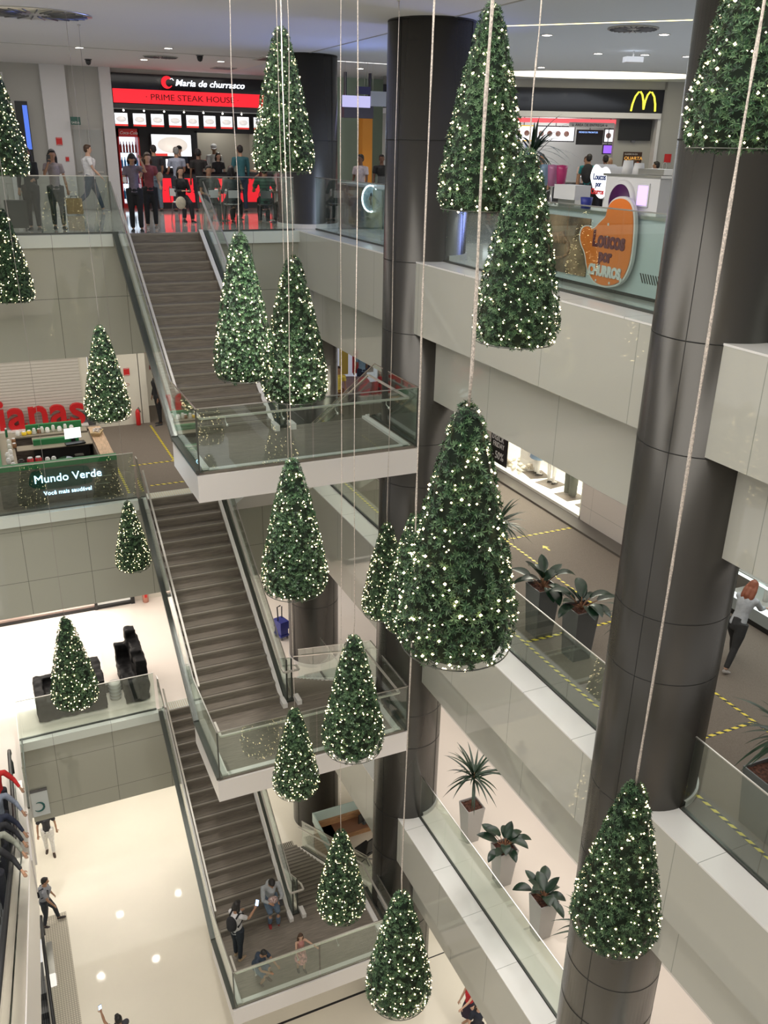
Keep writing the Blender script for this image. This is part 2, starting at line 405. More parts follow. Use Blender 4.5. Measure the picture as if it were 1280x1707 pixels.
for nm, i in spots:
    z = FZ[i]
    rail('frameless glass railing between middle and far column on the right gallery, %s' % nm, [(XG, 15.32, z), (XG, 20.3, z)], group=GR)
    rail('frameless glass railing between near and middle column on the right gallery, %s' % nm, [(XG, 8.02, z), (XG, 13.82, z)], group=GR)
    rail('frameless glass railing on the near side of the broad near column, %s' % nm, [(XG, 1.5, z), (XG, 6.57, z)], group=GR)
GB = 'glass railings across the back of the atrium'
rail('glass railing left of the top stair, with shoppers standing behind it', [(-3, YB, 0), (2.8, YB, 0)], group=GB)
rail('glass railing right of the top stair, in front of the seated diners', [(4.66, YB, 0), (6.9, YB, 0)], group=GB, pane=2.4)
rail('glass railing in front of the green health food kiosk', [(-3, YB, FZ[1]), (2.75, YB, FZ[1])], group=GB)
rail('glass railing in front of the black covered sofas', [(-.68, YB, FZ[2]), (2.72, YB, FZ[2])], h=1.15, group=GB, pane=3.6)
rail('short glass return railing beside the up escalator', [(-.68, 17.6, FZ[2]), (-.68, YB, FZ[2])], group=GB, pane=1.4)

# ------------------------------------------------------------------ stairs
SL = .615
def stair(i, label):
    z0 = FZ[i]; o = Vector((0, 0, 0))
    t = empty('staircase', (3.8, 20.1, z0), 0, label, 'staircase', 'dog-leg staircases between the floors')
    base = Vector((3.8, 20.1, z0))
    def part(name, mb, m):
        for k, v in enumerate(mb.v): mb.v[k] = v-base
        return mb.build(name, m, t)
    rz = 3.075/18; tr = 5.0/17
    def flight(name, x0, x1, ytop, ztop, direction):
        b = MB()
        for k in range(18):
            zt = ztop-rz*(k+1); ya = ytop+direction*tr*k; yb = ytop+direction*tr*(k+1)
            if k == 17: yb = ya+direction*.02
            zb = zt-.16 if k < 17 else zt-.16
            y0, y1 = min(ya, yb), max(ya, yb)
            # riser block
            b.box(x0, x1, y0, y1+ (0 if direction < 0 else 0), zt-.30, zt, 0)
            # nosing strip of this tread and its grooves
            ye = yb if k < 17 else ya
            if k < 17:
                ys = sorted((ye, ye-direction*.045)); b.box(x0, x1, ys[0]+direction*.012, ys[1]+direction*.012, zt-.035, zt+.003, 1)
                ys = sorted((ye-direction*.055, ye-direction*.068)); b.box(x0+.05, x1-.05, ys[0], ys[1], zt, zt+.0035, 2)
        # top riser
        ys = sorted((ytop, ytop+(-direction)*.2)); b.box(x0, x1, ys[0], ys[1], ztop-.35, ztop, 0)
        b.box(x0, x1, *sorted((ytop+direction*.012, ytop-direction*.035)), ztop-.035, ztop+.003, 1)
        part(name, b, [M['stone'], M['nosing'], M['groove']])
        # sloping soffit
        b = MB(); y0, y1 = ytop+.0, ytop+direction*5.0
        b.hexa([(x0-.02, y0, ztop-.60), (x1+.02, y0, ztop-.60), (x0-.02, y1, ztop-3.675), (x1+.02, y1, ztop-3.675), (x0-.02, y0, ztop-.32), (x1+.02, y0, ztop-.32), (x0-.02, y1, ztop-3.36), (x1+.02, y1, ztop-3.36)])
        part('soffit', b, M['slabwhite'])
        for xs, xe in ((x0-.002, x0+.004), (x1-.004, x1+.002)):
            b = MB(); b.hexa([(xs, y0, ztop-.35), (xe, y0, ztop-.35), (xs, y1, ztop-3.42), (xe, y1, ztop-3.42), (xs, y0, ztop+.066), (xe, y0, ztop+.066), (xs, y1, ztop-3.004), (xe, y1, ztop-3.004)])
            part('inner_string', b, M['stone'])
        for xs, xe in ((x0-.07, x0-.003), (x1+.003, x1+.09)):
            b = MB()
            b.hexa([(xs, y0, ztop-.62), (xe, y0, ztop-.62), (xs, y1, ztop-3.69), (xe, y1, ztop-3.69), (xs, y0, ztop+.07), (xe, y0, ztop+.07), (xs, y1, ztop-3.0), (xe, y1, ztop-3.0)])
            part('stringer', b, M['slabwhite'])
    flight('flight', 2.95, 4.60, 20.1, z0, -1)
    zl = z0-3.075
    flight('flight', 4.98, 6.52, 15.1, zl, 1)
    b = MB(); b.box(2.80, 6.70, 13.22, 14.89, zl-.06, zl); b.box(2.80, 4.96, 14.89, 15.075, zl-.06, zl); b.box(6.53, 6.70, 14.89, 15.12, zl-.06, zl); part('landing', b, M['stone'])
    b = MB(); b.box(2.76, 6.74, 13.18, 15.12, zl-.52, zl-.061); part('landing_slab', b, M['slabwhite'])
    b = MB(); b.box(2.86, 2.97, 13.24, 15.1, zl, zl+.05); b.box(6.45, 6.56, 13.24, 15.1, zl, zl+.05); b.box(2.86, 6.6, 13.24, 13.34, zl, zl+.012); part('landing_curb', b, M['slabwhite'])
    # dark outer channel under the left glass, bright outer channel right
    def chan(x0, x1, ya, za, yb, zb, m, lo=-.05, hi=.05):
        b = MB(); b.hexa([(x0, ya, za+lo), (x1, ya, za+lo), (x0, yb, zb+lo), (x1, yb, zb+lo), (x0, ya, za+hi), (x1, ya, za+hi), (x0, yb, zb+hi), (x1, yb, zb+hi)]); part('glass_channel', b, m)
    chan(2.74, 2.86, 20.1, z0, 15.1, zl, M['chan']); chan(2.74, 2.86, 15.1, zl, 13.2, zl, M['chan'], -.02, .03)
    chan(4.72, 4.80, 20.1, z0, 15.1, zl, M['chan']); chan(4.84, 4.90, 15.1, zl, 20.1, z0-6.15, M['chan'])
    chan(6.66, 6.74, 15.1, zl, 20.1, z0-6.15, M['chan']); chan(6.66, 6.74, 13.2, zl, 15.1, zl, M['chan'], -.02, .03)
    # glass sides
    H = 1.05
    def glass(pa, pb, n=1, h=H, handrail=None):
        pa, pb = Vector(pa), Vector(pb); d = pb-pa; hd = Vector((d.x, d.y, 0)).normalized(); nr = Vector((-hd.y, hd.x, 0))
        for k in range(n):
            p0 = pa+d*(k/n+.003); p1 = pa+d*((k+1)/n-.003); th = nr*.006; HH = Vector((0, 0, h)); b = MB()
            b.hexa([p0-th, p1-th, p0+th, p1+th, p0-th+HH, p1-th+HH, p0+th+HH, p1+th+HH]); part('glass_panel', b, M['glass'])
        b = MB(); th = nr*.010; HH = Vector((0, 0, h)); H2 = Vector((0, 0, h+.016))
        b.hexa([pa-th+HH, pb-th+HH, pa+th+HH, pb+th+HH, pa-th+H2, pb-th+H2, pa+th+H2, pb+th+H2]); part('glass_cap', b, M['steel'])
    glass((2.8, 20.3, z0), (2.8, 20.1, z0)); glass((2.8, 20.1, z0), (2.8, 15.1, zl), 4); glass((2.8, 15.1, zl), (2.8, 13.2, zl), 1)
    glass((2.8, 13.2, zl), (6.7, 13.2, zl), 2); glass((6.7, 13.2, zl), (6.7, 15.1, zl), 1); glass((6.7, 15.1, zl), (6.7, 20.1, z0-6.15), 4)
    glass((4.76, 20.1, z0), (4.76, 15.1, zl), 4); glass((4.87, 15.1, zl), (4.87, 20.1, z0-6.15), 4)
    for (xa, xb, ya, yb) in ((4.745, 4.775, 15.06, 15.09), (4.855, 4.885, 15.06, 15.09), (2.788, 2.812, 13.188, 13.212), (6.688, 6.712, 13.188, 13.212)):
        b = MB(); b.box(xa, xb, ya, yb, zl, zl+H); part('corner_post', b, M['chan'])
    b = MB(); b.box(4.72, 4.90, 15.03, 15.115, zl+.001, zl+.05); part('post_base', b, M['chan'])
    # white returns at the foot of the inner stringers
    for xa in (4.60, 4.92): b = MB(); b.box(xa, xa+.1, 14.86, 15.14, zl, zl+.11); part('stringer_foot', b, M['slabwhite'])
    # handrails
    def hrail(pts, n=3):
        for a, c in zip(pts[:-1], pts[1:]):
            a, c = Vector(a), Vector(c); d = c-a; hd = Vector((d.x, d.y, 0)).normalized(); nr = Vector((-hd.y, hd.x, 0))*.021
            lo, hi = Vector((0, 0, -.015)), Vector((0, 0, .015)); b = MB()
            b.hexa([a-nr+lo, c-nr+lo, a+nr+lo, c+nr+lo, a-nr+hi, c-nr+hi, a+nr+hi, c+nr+hi]); part('handrail', b, M['steel_warm'])
    hz = .85
    hrail([(2.90, 13.8, zl+hz), (2.90, 13.33, zl+hz), (6.58, 13.33, zl+hz), (6.58, 15.1, zl+hz), (6.58, 20.1, z0-6.15+hz)])
    hrail([(2.90, 20.0, z0+hz-.06), (2.90, 15.1, zl+hz)])
    hrail([(4.66, 20.1, z0+hz), (4.66, 15.1, zl+hz), (4.66, 14.92, zl+hz), (4.98, 14.92, zl+hz), (4.98, 15.1, zl+hz), (4.98, 20.1, z0-6.15+hz)])
    for k in range(4):
        x = 3.3+k*.95; b = MB(); b.tube([(x, 13.33, zl+hz-.01), (x, 13.33, zl+hz-.08), (x, 13.21, zl+hz-.11)], .007, 6); b.lathe([(.0, 0), (.024, 0), (.024, .015), (0, .015)], (0, 0, 0), 10, xf=Matrix.Translation((x, 13.215, zl+hz-.11)) @ Matrix.Rotation(PI/2, 4, 'X')); part('bracket', b, M['steel'])
    return t
stair(0, 'topmost taupe stone staircase with glass sides, from the steak house level down')
stair(1, 'middle taupe stone staircase with glass sides, between health food kiosk level and sofa level')
stair(2, 'lowest taupe stone staircase with glass sides, with four people on its landing')
# tactile strips at stair heads
for i, lab in ((1, 'ribbed tactile strip in front of the stair head near the health food kiosk'), (2, 'ribbed tactile strip at the stair head beside the sofas'), (3, 'dotted tactile strip at the foot of the lowest staircase')):
    b = MB(); x0, x1 = (2.98, 4.6) if i < 3 else (4.95, 6.5); z = FZ[i]
    b.box(x0, x1, 20.14, 20.5, z, z+.004)
    q = [b.box(x0+.04+k*.055, x0+.065+k*.055, 20.16, 20.48, z+.004, z+.010, 1) for k in range(int((x1-x0-.05)/.055))]
    tag(b.build('tactile_strip', [M['ledge_back'] if i < 3 else M['tactile'], M['tactile_rib'] if i < 3 else M['groove']]), lab, 'tactile paving')
b = MB(); b.box(-.92, -.30, 2, 20.42, FZ[3], FZ[3]+.004); tag(b.build('tactile_strip', M['tactile']), 'long dotted tactile strip on the cream ground floor beside the escalator', 'tactile paving')

# ------------------------------------------------------------------ hanging lit trees
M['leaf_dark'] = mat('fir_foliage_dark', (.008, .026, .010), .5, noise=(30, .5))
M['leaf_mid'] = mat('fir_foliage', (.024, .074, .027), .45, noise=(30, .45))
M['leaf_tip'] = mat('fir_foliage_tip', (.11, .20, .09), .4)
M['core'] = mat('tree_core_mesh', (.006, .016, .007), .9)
M['cord'] = mat('pinkish_ribbon_cord', (.56, .49, .43), .35, noise=(80, .35))
M['cord_grey'] = mat('grey_cord', (.30, .27, .24), .6)
def prof(t):   # relative radius from base (t=0) to tip (t=1)
    P = [(0, .84), (.04, .95), (.10, 1.0), (.2, .96), (.35, .84), (.5, .71), (.65, .565), (.8, .405), (.9, .295), (.95, .225), (.985, .14), (1, .05)]
    for (a, ra), (b, rb) in zip(P[:-1], P[1:]):
        if t <= b: return ra+(rb-ra)*(t-a)/(b-a)
    return .05
def tree_meshes(seed):
    rnd = random.Random(seed); H = 1.8; RR = .425
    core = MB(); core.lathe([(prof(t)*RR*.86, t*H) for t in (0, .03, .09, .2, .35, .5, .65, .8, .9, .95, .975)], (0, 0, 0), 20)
    fo = MB(); bl = MB()
    def surf():
        while True:
            t = rnd.random()
            if rnd.random() < prof(t): return t
    N = 2500
    for i in range(N):
        t = surf(); a = rnd.random()*2*PI; r = prof(t)*RR*(.90+.12*rnd.random())
        p = Vector((r*math.cos(a), r*math.sin(a), t*H+rnd.uniform(-.01, .01)))
        n = Vector((math.cos(a), math.sin(a), .22+rnd.uniform(-.3, .5))).normalized()
        if t < .05: n = (n+Vector((0, 0, -.5))).normalized()
        if t > .93: n = (n+Vector((0, 0, .9))).normalized()
        k = rnd.randint(6, 8); u = n.orthogonal().normalized(); v = n.cross(u); ph = rnd.random()*6
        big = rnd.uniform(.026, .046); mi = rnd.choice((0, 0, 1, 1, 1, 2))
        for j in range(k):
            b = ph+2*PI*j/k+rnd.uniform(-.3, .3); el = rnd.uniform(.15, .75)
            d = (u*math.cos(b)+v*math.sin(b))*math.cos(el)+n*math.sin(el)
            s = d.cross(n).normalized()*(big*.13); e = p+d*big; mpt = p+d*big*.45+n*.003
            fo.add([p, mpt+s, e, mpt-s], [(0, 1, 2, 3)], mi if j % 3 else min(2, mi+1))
    for i in range(330):
        t = surf()
        a = rnd.random()*2*PI; r = prof(t)*RR*rnd.uniform(.96, 1.06)
        c = Vector((r*math.cos(a), r*math.sin(a), t*H)); q = rnd.choice((.0062, .007, .008, .012))
        bl.add([c+Vector((q, 0, 0)), c+Vector((-q, 0, 0)), c+Vector((0, q, 0)), c+Vector((0, -q, 0)), c+Vector((0, 0, q)), c+Vector((0, 0, -q))],
               [(0, 2, 4), (2, 1, 4), (1, 3, 4), (3, 0, 4), (2, 0, 5), (1, 2, 5), (3, 1, 5), (0, 3, 5)], 0, True)
    hoop = MB(); hoop.tube([((RR*.93)*math.cos(2*PI*k/40), (RR*.93)*math.sin(2*PI*k/40), .012) for k in range(41)], .005, 6)
    return (core.mesh('tree_core', M['core']), fo.mesh('foliage', [M['leaf_dark'], M['leaf_mid'], M['leaf_tip']]), bl.mesh('string_lights', M['bulb']), hoop.mesh('base_hoop', M['chan']))
TM = [tree_meshes(s) for s in (11, 23, 37)]
TREES = [
 (0.68, 17.58, 1.24, 1.80, 'uppermost at left edge, hiding shoppers behind the railing'),
 (0.58, 19.08, -1.14, 1.72, 'half cropped at the left edge, below the top railing'),
 (1.89, 16.71, -3.04, 1.75, 'on grey cord in front of the pale shutter'),
 (2.28, 18.40, -7.05, 1.60, 'smallest tree, just below the health food kiosk railing'),
 (0.55, 15.00, -8.01, 1.80, 'tree in front of the black covered sofas'),
 (4.14, 12.58, 1.47, 1.80, 'tree level with the red steak house sign, beside the far column'),
 (2.97, 10.82, -0.97, 1.80, 'left one of the pair hanging over the top staircase'),
 (3.83, 11.36, -1.46, 1.92, 'right one of the pair hanging over the top staircase landing'),
 (4.91, 8.38, 1.22, 1.90, 'hiding the right side of the middle column top'),
 (4.86, 7.46, 0.02, 1.80, 'tree right of centre, in front of the churros stand'),
 (3.21, 9.70, -3.56, 1.80, 'tree just below the front edge of the top landing'),
 (5.96, 12.77, -6.10, 1.80, 'farthest left of the three clustered at the middle column'),
 (5.16, 10.12, -4.76, 1.80, 'tree half hidden behind the largest one'),
 (2.80, 4.78, -1.53, 1.80, 'largest looking tree in the centre of the view'),
 (3.86, 9.24, -5.97, 1.80, 'brightly lit tree in front of the second landing'),
 (3.97, 12.18, -9.03, 1.75, 'small tree at the front edge of the second landing'),
 (4.28, 10.75, -10.72, 1.80, 'tree hanging above the lowest landing'),
 (3.74, 7.33, -8.60, 1.80, 'lowest tree, at the bottom edge of the view'),
 (4.85, 4.85, -5.34, 1.80, 'tree at lower right in front of the broad column foot'),
 (5.62, 5.51, 1.84, 2.00, 'cropped tree in the top right corner'),
]
for i, (x, y, z, H, lab) in enumerate(TREES):
    t = empty('hanging_christmas_tree', (x, y, z), 0, 'lit green Christmas tree, '+lab, 'Christmas tree', 'lit Christmas trees hanging in the atrium')
    s = H/1.8; wd = .9 if i == 6 else 1.0
    if i == 19: wd = 1.1
    for me, nm in zip(TM[i % 3], ('core', 'foliage', 'string_lights', 'base_hoop')):
        o = bpy.data.objects.new(nm, me); C.objects.link(o); o.parent = t; o.scale = (s*wd, s*wd, s); o.rotation_euler = (0, 0, i*1.3)
        if nm in ('foliage', 'string_lights'): o['kind'] = 'stuff'
    rnd = random.Random(i); ztop = 3.745-z; pts = []; rad = []
    n = max(4, int((ztop-H)/.22))
    grey = i in (0, 1, 2, 3, 4, 5)
    for k in range(n+1):
        q = k/n; a = H-.02+(ztop-H+.02)*q
        wob = .012*math.sin(q*9+i)*(1 if 0 < k < n else 0)
        pts.append((wob, wob*.5, a)); w_ = (.006 if grey else rnd.uniform(.010, .021) if i in (13, 18) else rnd.uniform(.005, .010) if i in (6, 7, 10, 14, 15, 16, 11) else rnd.uniform(.007, .014)); rad.append((w_, w_*.6))
    b = MB(); b.tube(pts, rad, 6); b.build('hanging_cord', M['cord_grey'] if grey else M['cord'], t)
    b = MB(); b.lathe([(.0, 0), (.03, 0), (.03, .02), (0, .02)], (0, 0, ztop-.02), 10); b.build('ceiling_hook', M['steel'], t)

# ------------------------------------------------------------------ planters
M['plgrey'] = mat('pale_grey_planter', (.44, .42, .405), .35)
M['pldark'] = mat('charcoal_planter', (.11, .11, .11), .35)
M['bark'] = mat('bark_chips', (.10, .04, .025), .9, noise=(25, .6), bump=1.0)
M['trunk'] = mat('plant_stem', (.25, .12, .06), .7)
M['pleaf'] = mat('glossy_plant_leaf', (.008, .026, .013), .28, noise=(7, .35))
M['spike'] = mat('strap_leaf', (.012, .034, .015), .38, noise=(7, .4))
def blade(b, base, dirv, L, wd, droop, n=7, mi=0, fold=.15, shape='strap'):
    dirv = Vector(dirv).normalized(); side = dirv.cross(Vector((0, 0, 1)))
    if side.length < .1: side = Vector((1, 0, 0))
    side.normalize(); p = Vector(base); d = dirv.copy(); vs = []; fs = []
    for k in range(n+1):
        t = k/n
        w_ = wd*(math.sin(PI*min(1, t*.93+.07))**.8 if shape == 'oval' else (min(1, .35+t*2)*(1-t**2.2)))
        if k == n: w_ = .001
        up = side.cross(d).normalized()
        vs += [p-side*w_+up*w_*fold, p, p+side*w_+up*w_*fold]
        d = (d+Vector((0, 0, -droop/n))).normalized(); p = p+d*(L/n)
    for k in range(n):
        a = 3*k; fs += [(a, a+1, a+4, a+3), (a+1, a+2, a+5, a+4)]
    b.add(vs, fs, mi, True)
def planter(x, y, z, kind, m, lab, h=.95, tw=.21, bw=.14, seed=0, rz=0, ph=1.3, name=None, group=None):
    rnd = random.Random(seed+100)
    t = empty('potted_dracaena' if kind == 'spiky' else 'potted_peace_lily', (x, y, z), rz, lab, 'potted plant', group)
    b = MB(); b.hexa([(-bw, -bw, 0), (bw, -bw, 0), (-bw, bw, 0), (bw, bw, 0), (-tw, -tw, h), (tw, -tw, h), (-tw, tw, h), (tw, tw, h)])
    b.f = [f for i, f in enumerate(b.f) if i != 1]; b.mi = b.mi[:5]; b.sm = b.sm[:5]
    i_ = .018; b.add([(-tw, -tw, h), (tw, -tw, h), (tw, tw, h), (-tw, tw, h), (-tw+i_, -tw+i_, h), (tw-i_, -tw+i_, h), (tw-i_, tw-i_, h), (-tw+i_, tw-i_, h), (-tw+i_, -tw+i_, h-.08), (tw-i_, -tw+i_, h-.08), (tw-i_, tw-i_, h-.08), (-tw+i_, tw-i_, h-.08)],
          [(0, 1, 5, 4), (1, 2, 6, 5), (2, 3, 7, 6), (3, 0, 4, 7), (4, 5, 9, 8), (5, 6, 10, 9), (6, 7, 11, 10), (7, 4, 8, 11)])
    b.build('planter', m, t)
    b = MB(); n = 14; q = tw-.02
    vs = [(-q+2*q*i/n, -q+2*q*j/n, h-.05+rnd.uniform(-.012, .016)) for j in range(n+1) for i in range(n+1)]
    fs = [(j*(n+1)+i, j*(n+1)+i+1, (j+1)*(n+1)+i+1, (j+1)*(n+1)+i) for j in range(n) for i in range(n)]
    b.add(vs, fs); b.build('bark_mulch', M['bark'], t)
    if kind == 'spiky':
        b = MB(); b.tube([(0, 0, h-.06), (.01, 0, h+ph*.35), (0, .01, h+ph*.62)], [.025, .02, .018], 8); b.build('trunk', M['trunk'], t)
        b = MB()
        for k in range(52):
            a = k*2.4; el = rnd.uniform(-.15, 1.25); L = rnd.uniform(.55, .88)*(.8+.2*ph/1.3)
            zz = h+ph*(.50+.12*rnd.random())
            blade(b, (.015*math.cos(a), .015*math.sin(a), zz), (math.cos(a)*math.cos(el), math.sin(a)*math.cos(el), math.sin(el)), L, .030, rnd.uniform(.7, 1.4), 8)
        b.build('foliage', M['spike'], t)
    else:
        b = MB(); st = MB()
        for k in range(13):
            a = k*2.4+rnd.uniform(-.3, .3); el = rnd.uniform(.4, 1.45); L = rnd.uniform(.12, .34)
            d = Vector((math.cos(a)*math.cos(el), math.sin(a)*math.cos(el), math.sin(el))); p0 = Vector((0, 0, h-.05)); p1 = p0+d*L
            st.tube([p0, p0+d*L*.5+Vector((0, 0, .02)), p1], .008, 6)
            d2 = (d+Vector((math.cos(a)*.5, math.sin(a)*.5, 0))).normalized()
            blade(b, p1, d2, rnd.uniform(.32, .46), rnd.uniform(.085, .12), 1.15 if k % 3 else .35, 8, fold=.35, shape='oval')
        st.build('stem', M['trunk'], t)['kind'] = 'stuff'; b.build('foliage', M['pleaf'], t)
    return t
G2 = 'potted plants in pale tapered planters on the second floor'; G3 = 'potted plants in charcoal planters on the third floor'
planter(8.17, 12.80, FZ[2], 'spiky', M['plgrey'], 'tall spiky dracaena in a pale grey tapered planter with bark chips, beside the middle column', seed=1, group=G2, ph=1.35)
planter(8.17, 11.45, FZ[2], 'lily', M['plgrey'], 'broad-leaved plant in a pale tapered planter, middle one of the three on the pink floor', seed=8, group=G2)
planter(8.17, 10.02, FZ[2], 'lily', M['plgrey'], 'broad-leaved plant with upright leaves in a pale tapered planter, nearest the broad column', seed=15, group=G2)
planter(8.25, 8.62, FZ[2], 'spiky', M['plgrey'], 'spiky plant mostly hidden behind the broad column, only leaf tips showing', seed=4, group=G2, ph=1.0)
planter(8.25, 11.15, FZ[1], 'lily', M['pldark'], 'broad-leaved plant in a charcoal planter right beside the largest tree', seed=21, group=G3, tw=.22, bw=.17)
planter(8.40, 10.25, FZ[1], 'lily', M['pldark'], 'broad-leaved plant in a charcoal planter in the middle of the carpeted gallery railing', seed=29, group=G3, tw=.22, bw=.17)
planter(8.45, 8.75, FZ[1], 'spiky', M['pldark'], 'spiky plant on the carpeted gallery, cut off by the left side of the broad column', seed=5, group=G3, ph=1.0)
planter(8.25, 12.75, FZ[1], 'spiky', M['pldark'], 'arching spiky plant on the carpeted gallery, mostly behind the largest tree', seed=6, group=G3, ph=.9)
planter(8.25, 5.85, FZ[1], 'spiky', M['pldark'], 'dracaena in a wide charcoal planter of bark chips at the right edge', seed=7, group=G3, tw=.33, bw=.27, h=.85, ph=1.0)
planter(8.75, 13.35, 0, 'spiky', M['pldark'], 'spiky plant on the top floor peeking out behind the tree by the middle column', seed=9, ph=1.7, h=.8)

# ------------------------------------------------------------------ tapes and marks on the third floor
z3 = FZ[1]
def tape(x0, x1, y0, y1, lab):
    b = MB(); b.box(x0, x1, y0, y1, z3, z3+.004); tag(b.build('hazard_tape', M['tape']), lab, 'floor tape', 'yellow and black floor tapes')
tape(7.80, 7.85, 2, 19.9, 'yellow and black tape line along the foot of the right glass railing')
tape(9.79, 9.84, 2, 19.5, 'long yellow and black tape line down the middle of the right gallery')
tape(9.86, 11.95, 14.80, 14.85, 'yellow and black tape across the right gallery towards the shop window')
tape(8.4, 9.78, 7.60, 7.65, 'yellow and black cross tape right of the broad column')
tape(7.87, 9.78, 10.92, 10.98, 'short yellow and black cross tape at the railing behind the largest tree')
tape(4.12, 4.18, 20.55, 26.2, 'yellow and black tape running away behind the topmost staircase')
tape(2.95, 4.11, 22.66, 22.72, 'yellow and black cross tape beside the health food kiosk')
tape(3.2, 4.11, 20.98, 21.04, 'yellow and black cross tape nearest the middle stair head')
tape(2.6, 2.66, 20.7, 22.66, 'yellow and black tape along the right side of the health food kiosk')
b = MB(); b.prism([(10.40, 13.98), (10.44, 13.98), (10.44, 14.13), (10.50, 14.13), (10.42, 14.25), (10.34, 14.13), (10.40, 14.13)], z3, z3+.004)
tag(b.build('floor_arrow', mat('yellow_arrow', (.8, .65, .08), .5)), 'small yellow arrow sticker on the carpeted gallery floor', 'arrow')

# ------------------------------------------------------------------ top floor back wall and steak house
M['upwall'] = mat('lilac_grey_wall', (.46, .45, .42), .7)
M['pil'] = mat('pale_pilaster', (.70, .69, .70), .6)
M['redlit'] = emat('red_backlit_panel', (1, .02, .035), 1.0)
M['maroon'] = mat('dark_red_lettering', (.12, .003, .006), .5)
M['whitelit'] = emat('white_backlit', (.92, .95, 1), 1.5)
M['menulit'] = emat('menu_panel_glow', (.96, .97, 1), 1.25)
M['darkwall'] = mat('dark_shop_wall', (.05, .05, .055), .35)
M['kitchen'] = mat('kitchen_wall', (.45, .42, .36), .4)
M['darksteel'] = mat('dark_steel', (.16, .16, .17), .3, metal=.7)
M['food'] = mat('food_picture', (.75, .45, .30), .5, noise=(6, .5), col2=(.9, .8, .7))
M['foodred'] = emat('price_strip_red', (.9, .06, .05), .8)
b = MB(); b.box(-9, 2.3, 28.0, 28.3, 0, 3.75); b.box(2.95, 3.85, 28.05, 28.3, 0, 3.75); b.box(8.95, 12.5, 28.05, 28.3, 3.2, 3.75); b.box(4.15, 8.95, 28.05, 28.3, 3.64, 3.75)
struct('wall_back_top', b, M['upwall'])
b = MB(); b.box(2.3, 2.95, 27.85, 28.3, 0, 3.75); b.box(3.85, 4.16, 27.85, 28.4, 0, 3.75); b.box(8.92, 9.2, 27.85, 28.4, 0, 3.75); b.box(1.25, 1.36, 27.9, 28.0, 0, 3.4); b.box(-1, 1.36, 27.9, 28.0, 3.4, 3.5)
struct('trim_back_pilasters', b, M['pil'])
b = MB(); b.box(4.1, 9.0, 31, 31.2, 0, 3.6); b.box(9.0, 9.2, 28.4, 31.2, 0, 3.75); b.box(4.0, 4.14, 28.4, 31, 0, 3.6); struct('wall_steak_kitchen', b, M['kitchen'])
b = MB(); b.box(4.15, 6.72, 29.15, 29.3, 0, 3.6); b.box(6.72, 8.95, 29.15, 29.3, 2.15, 3.6); b.box(6.72, 6.80, 29.15, 29.3, 0, 2.2); struct('wall_steak_back', b, M['darkwall'])
sp = spot('kitchen_lamp', (7.7, 30.2, 2.9), 60, (1, .96, .88), 150)
s = empty('steak_house_sign', (4.17, 28.0, 2.87), 0, 'long black and red backlit shop sign over the steak counter', 'sign')
b = MB(); b.box(0, 4.75, -.02, .3, -.02, .76); b.build('sign_box', M['blackgloss'], s)
b = MB(); b.box(.03, 4.70, -.05, -.02, 0, .36); rp_ = b.build('red_panel', M['redlit'], s)
b = MB(); b.box(0, 4.75, -.03, .25, -.14, -.02); b.build('lower_edge', M['darkwall'], s)
text('sign_lettering', '\u00b7 PRIME STEAK HOUSE \u00b7', (.92, -.055, .10), .225, M['maroon'], rp_, sx=1.18)
text('sign_lettering', 'Maria de churrasco', (1.80, -.035, .50), .235, emat('white_neon', (.85, .92, 1), 3), s, bold=.002, shear=.25, sx=1.12)
b = MB(); pts = [(1.57+.165*math.cos(R(a)), .575+.165*math.sin(R(a))) for a in range(40, 330, 12)]; pts += [(1.62+.09*math.cos(R(a)), .56+.10*math.sin(R(a))) for a in range(320, 60, -14)]
b.prism([(p[0], p[1]) for p in pts], 0, .03, 0, Matrix.Translation((0, -.03, 0)) @ Matrix.Rotation(PI/2, 4, 'X')); b.build('bull_emblem', M['redlit'], s)
b = MB(); b.tube([(1.66, -.06, .66), (1.72, -.06, .68), (1.76, -.06, .63)], .012, 6); b.build('horn', M['whitelit'], s)
lg = empty('spotlight_track', (4.2, 28.15, 2.71), 0, 'thin pale track of small spotlights under the red shop sign', 'light track')
b = MB(); b.box(0, 4.6, 0, .03, 0, .02); b.build('track', M['steel'], lg)
for k in range(8):
    b = MB(); b.ball((.28+k*.58, 0, -.03), .022, 8, 6); b.build('lamp_head', M['lampdisc'], lg)
# nine menu panels: one built, the rest copied
mp = empty('menu_sign', (4.22, 28.3, 2.25), 0, None, 'menu panel', 'lit menu panels above the steak counter')
b = MB(); b.box(0, .40, 0, .04, 0, .38); b.build('frame', M['black'], mp)
b = MB(); b.box(.02, .38, -.008, 0, .07, .36); b.build('lit_panel', M['menulit'], mp)
b = MB(); b.box(.02, .38, -.008, 0, .02, .066); b.build('price_strip', M['foodred'], mp)
b = MB(); b.lathe([(0, 0), (.13, .002), (.145, .006), (0, .010)], (0, 0, 0), 18, xf=Matrix.Translation((.2, -.008, .20)) @ Matrix.Rotation(PI/2, 4, 'X') @ Matrix.Diagonal((1, .55, 1, 1))); b.build('plate_picture', mat('plate_glow', (.8, .74, .70), .6, noise=(9, .2), emit=((.9, .85, .82), .7)), mp)
pos = ['leftmost', 'second from left', 'third from left', 'fourth from left', 'middle', 'fourth from right', 'third from right', 'second from right', 'rightmost']
for k in range(9):
    o = mp if k == 0 else copy_tree(mp)
    o.location = (4.22+.5175*k, 28.3, 2.25); o['label'] = 'lit menu panel with plate picture, %s of the nine over the steak counter' % pos[k]
tv = empty('menu_screen', (5.34, 28.85, 1.47), 0, 'large bright screen showing a plated dish behind the steak counter', 'screen')
b = MB(); b.box(-.03, 1.22, 0, .06, -.03, .63); b.build('bezel', M['black'], tv)
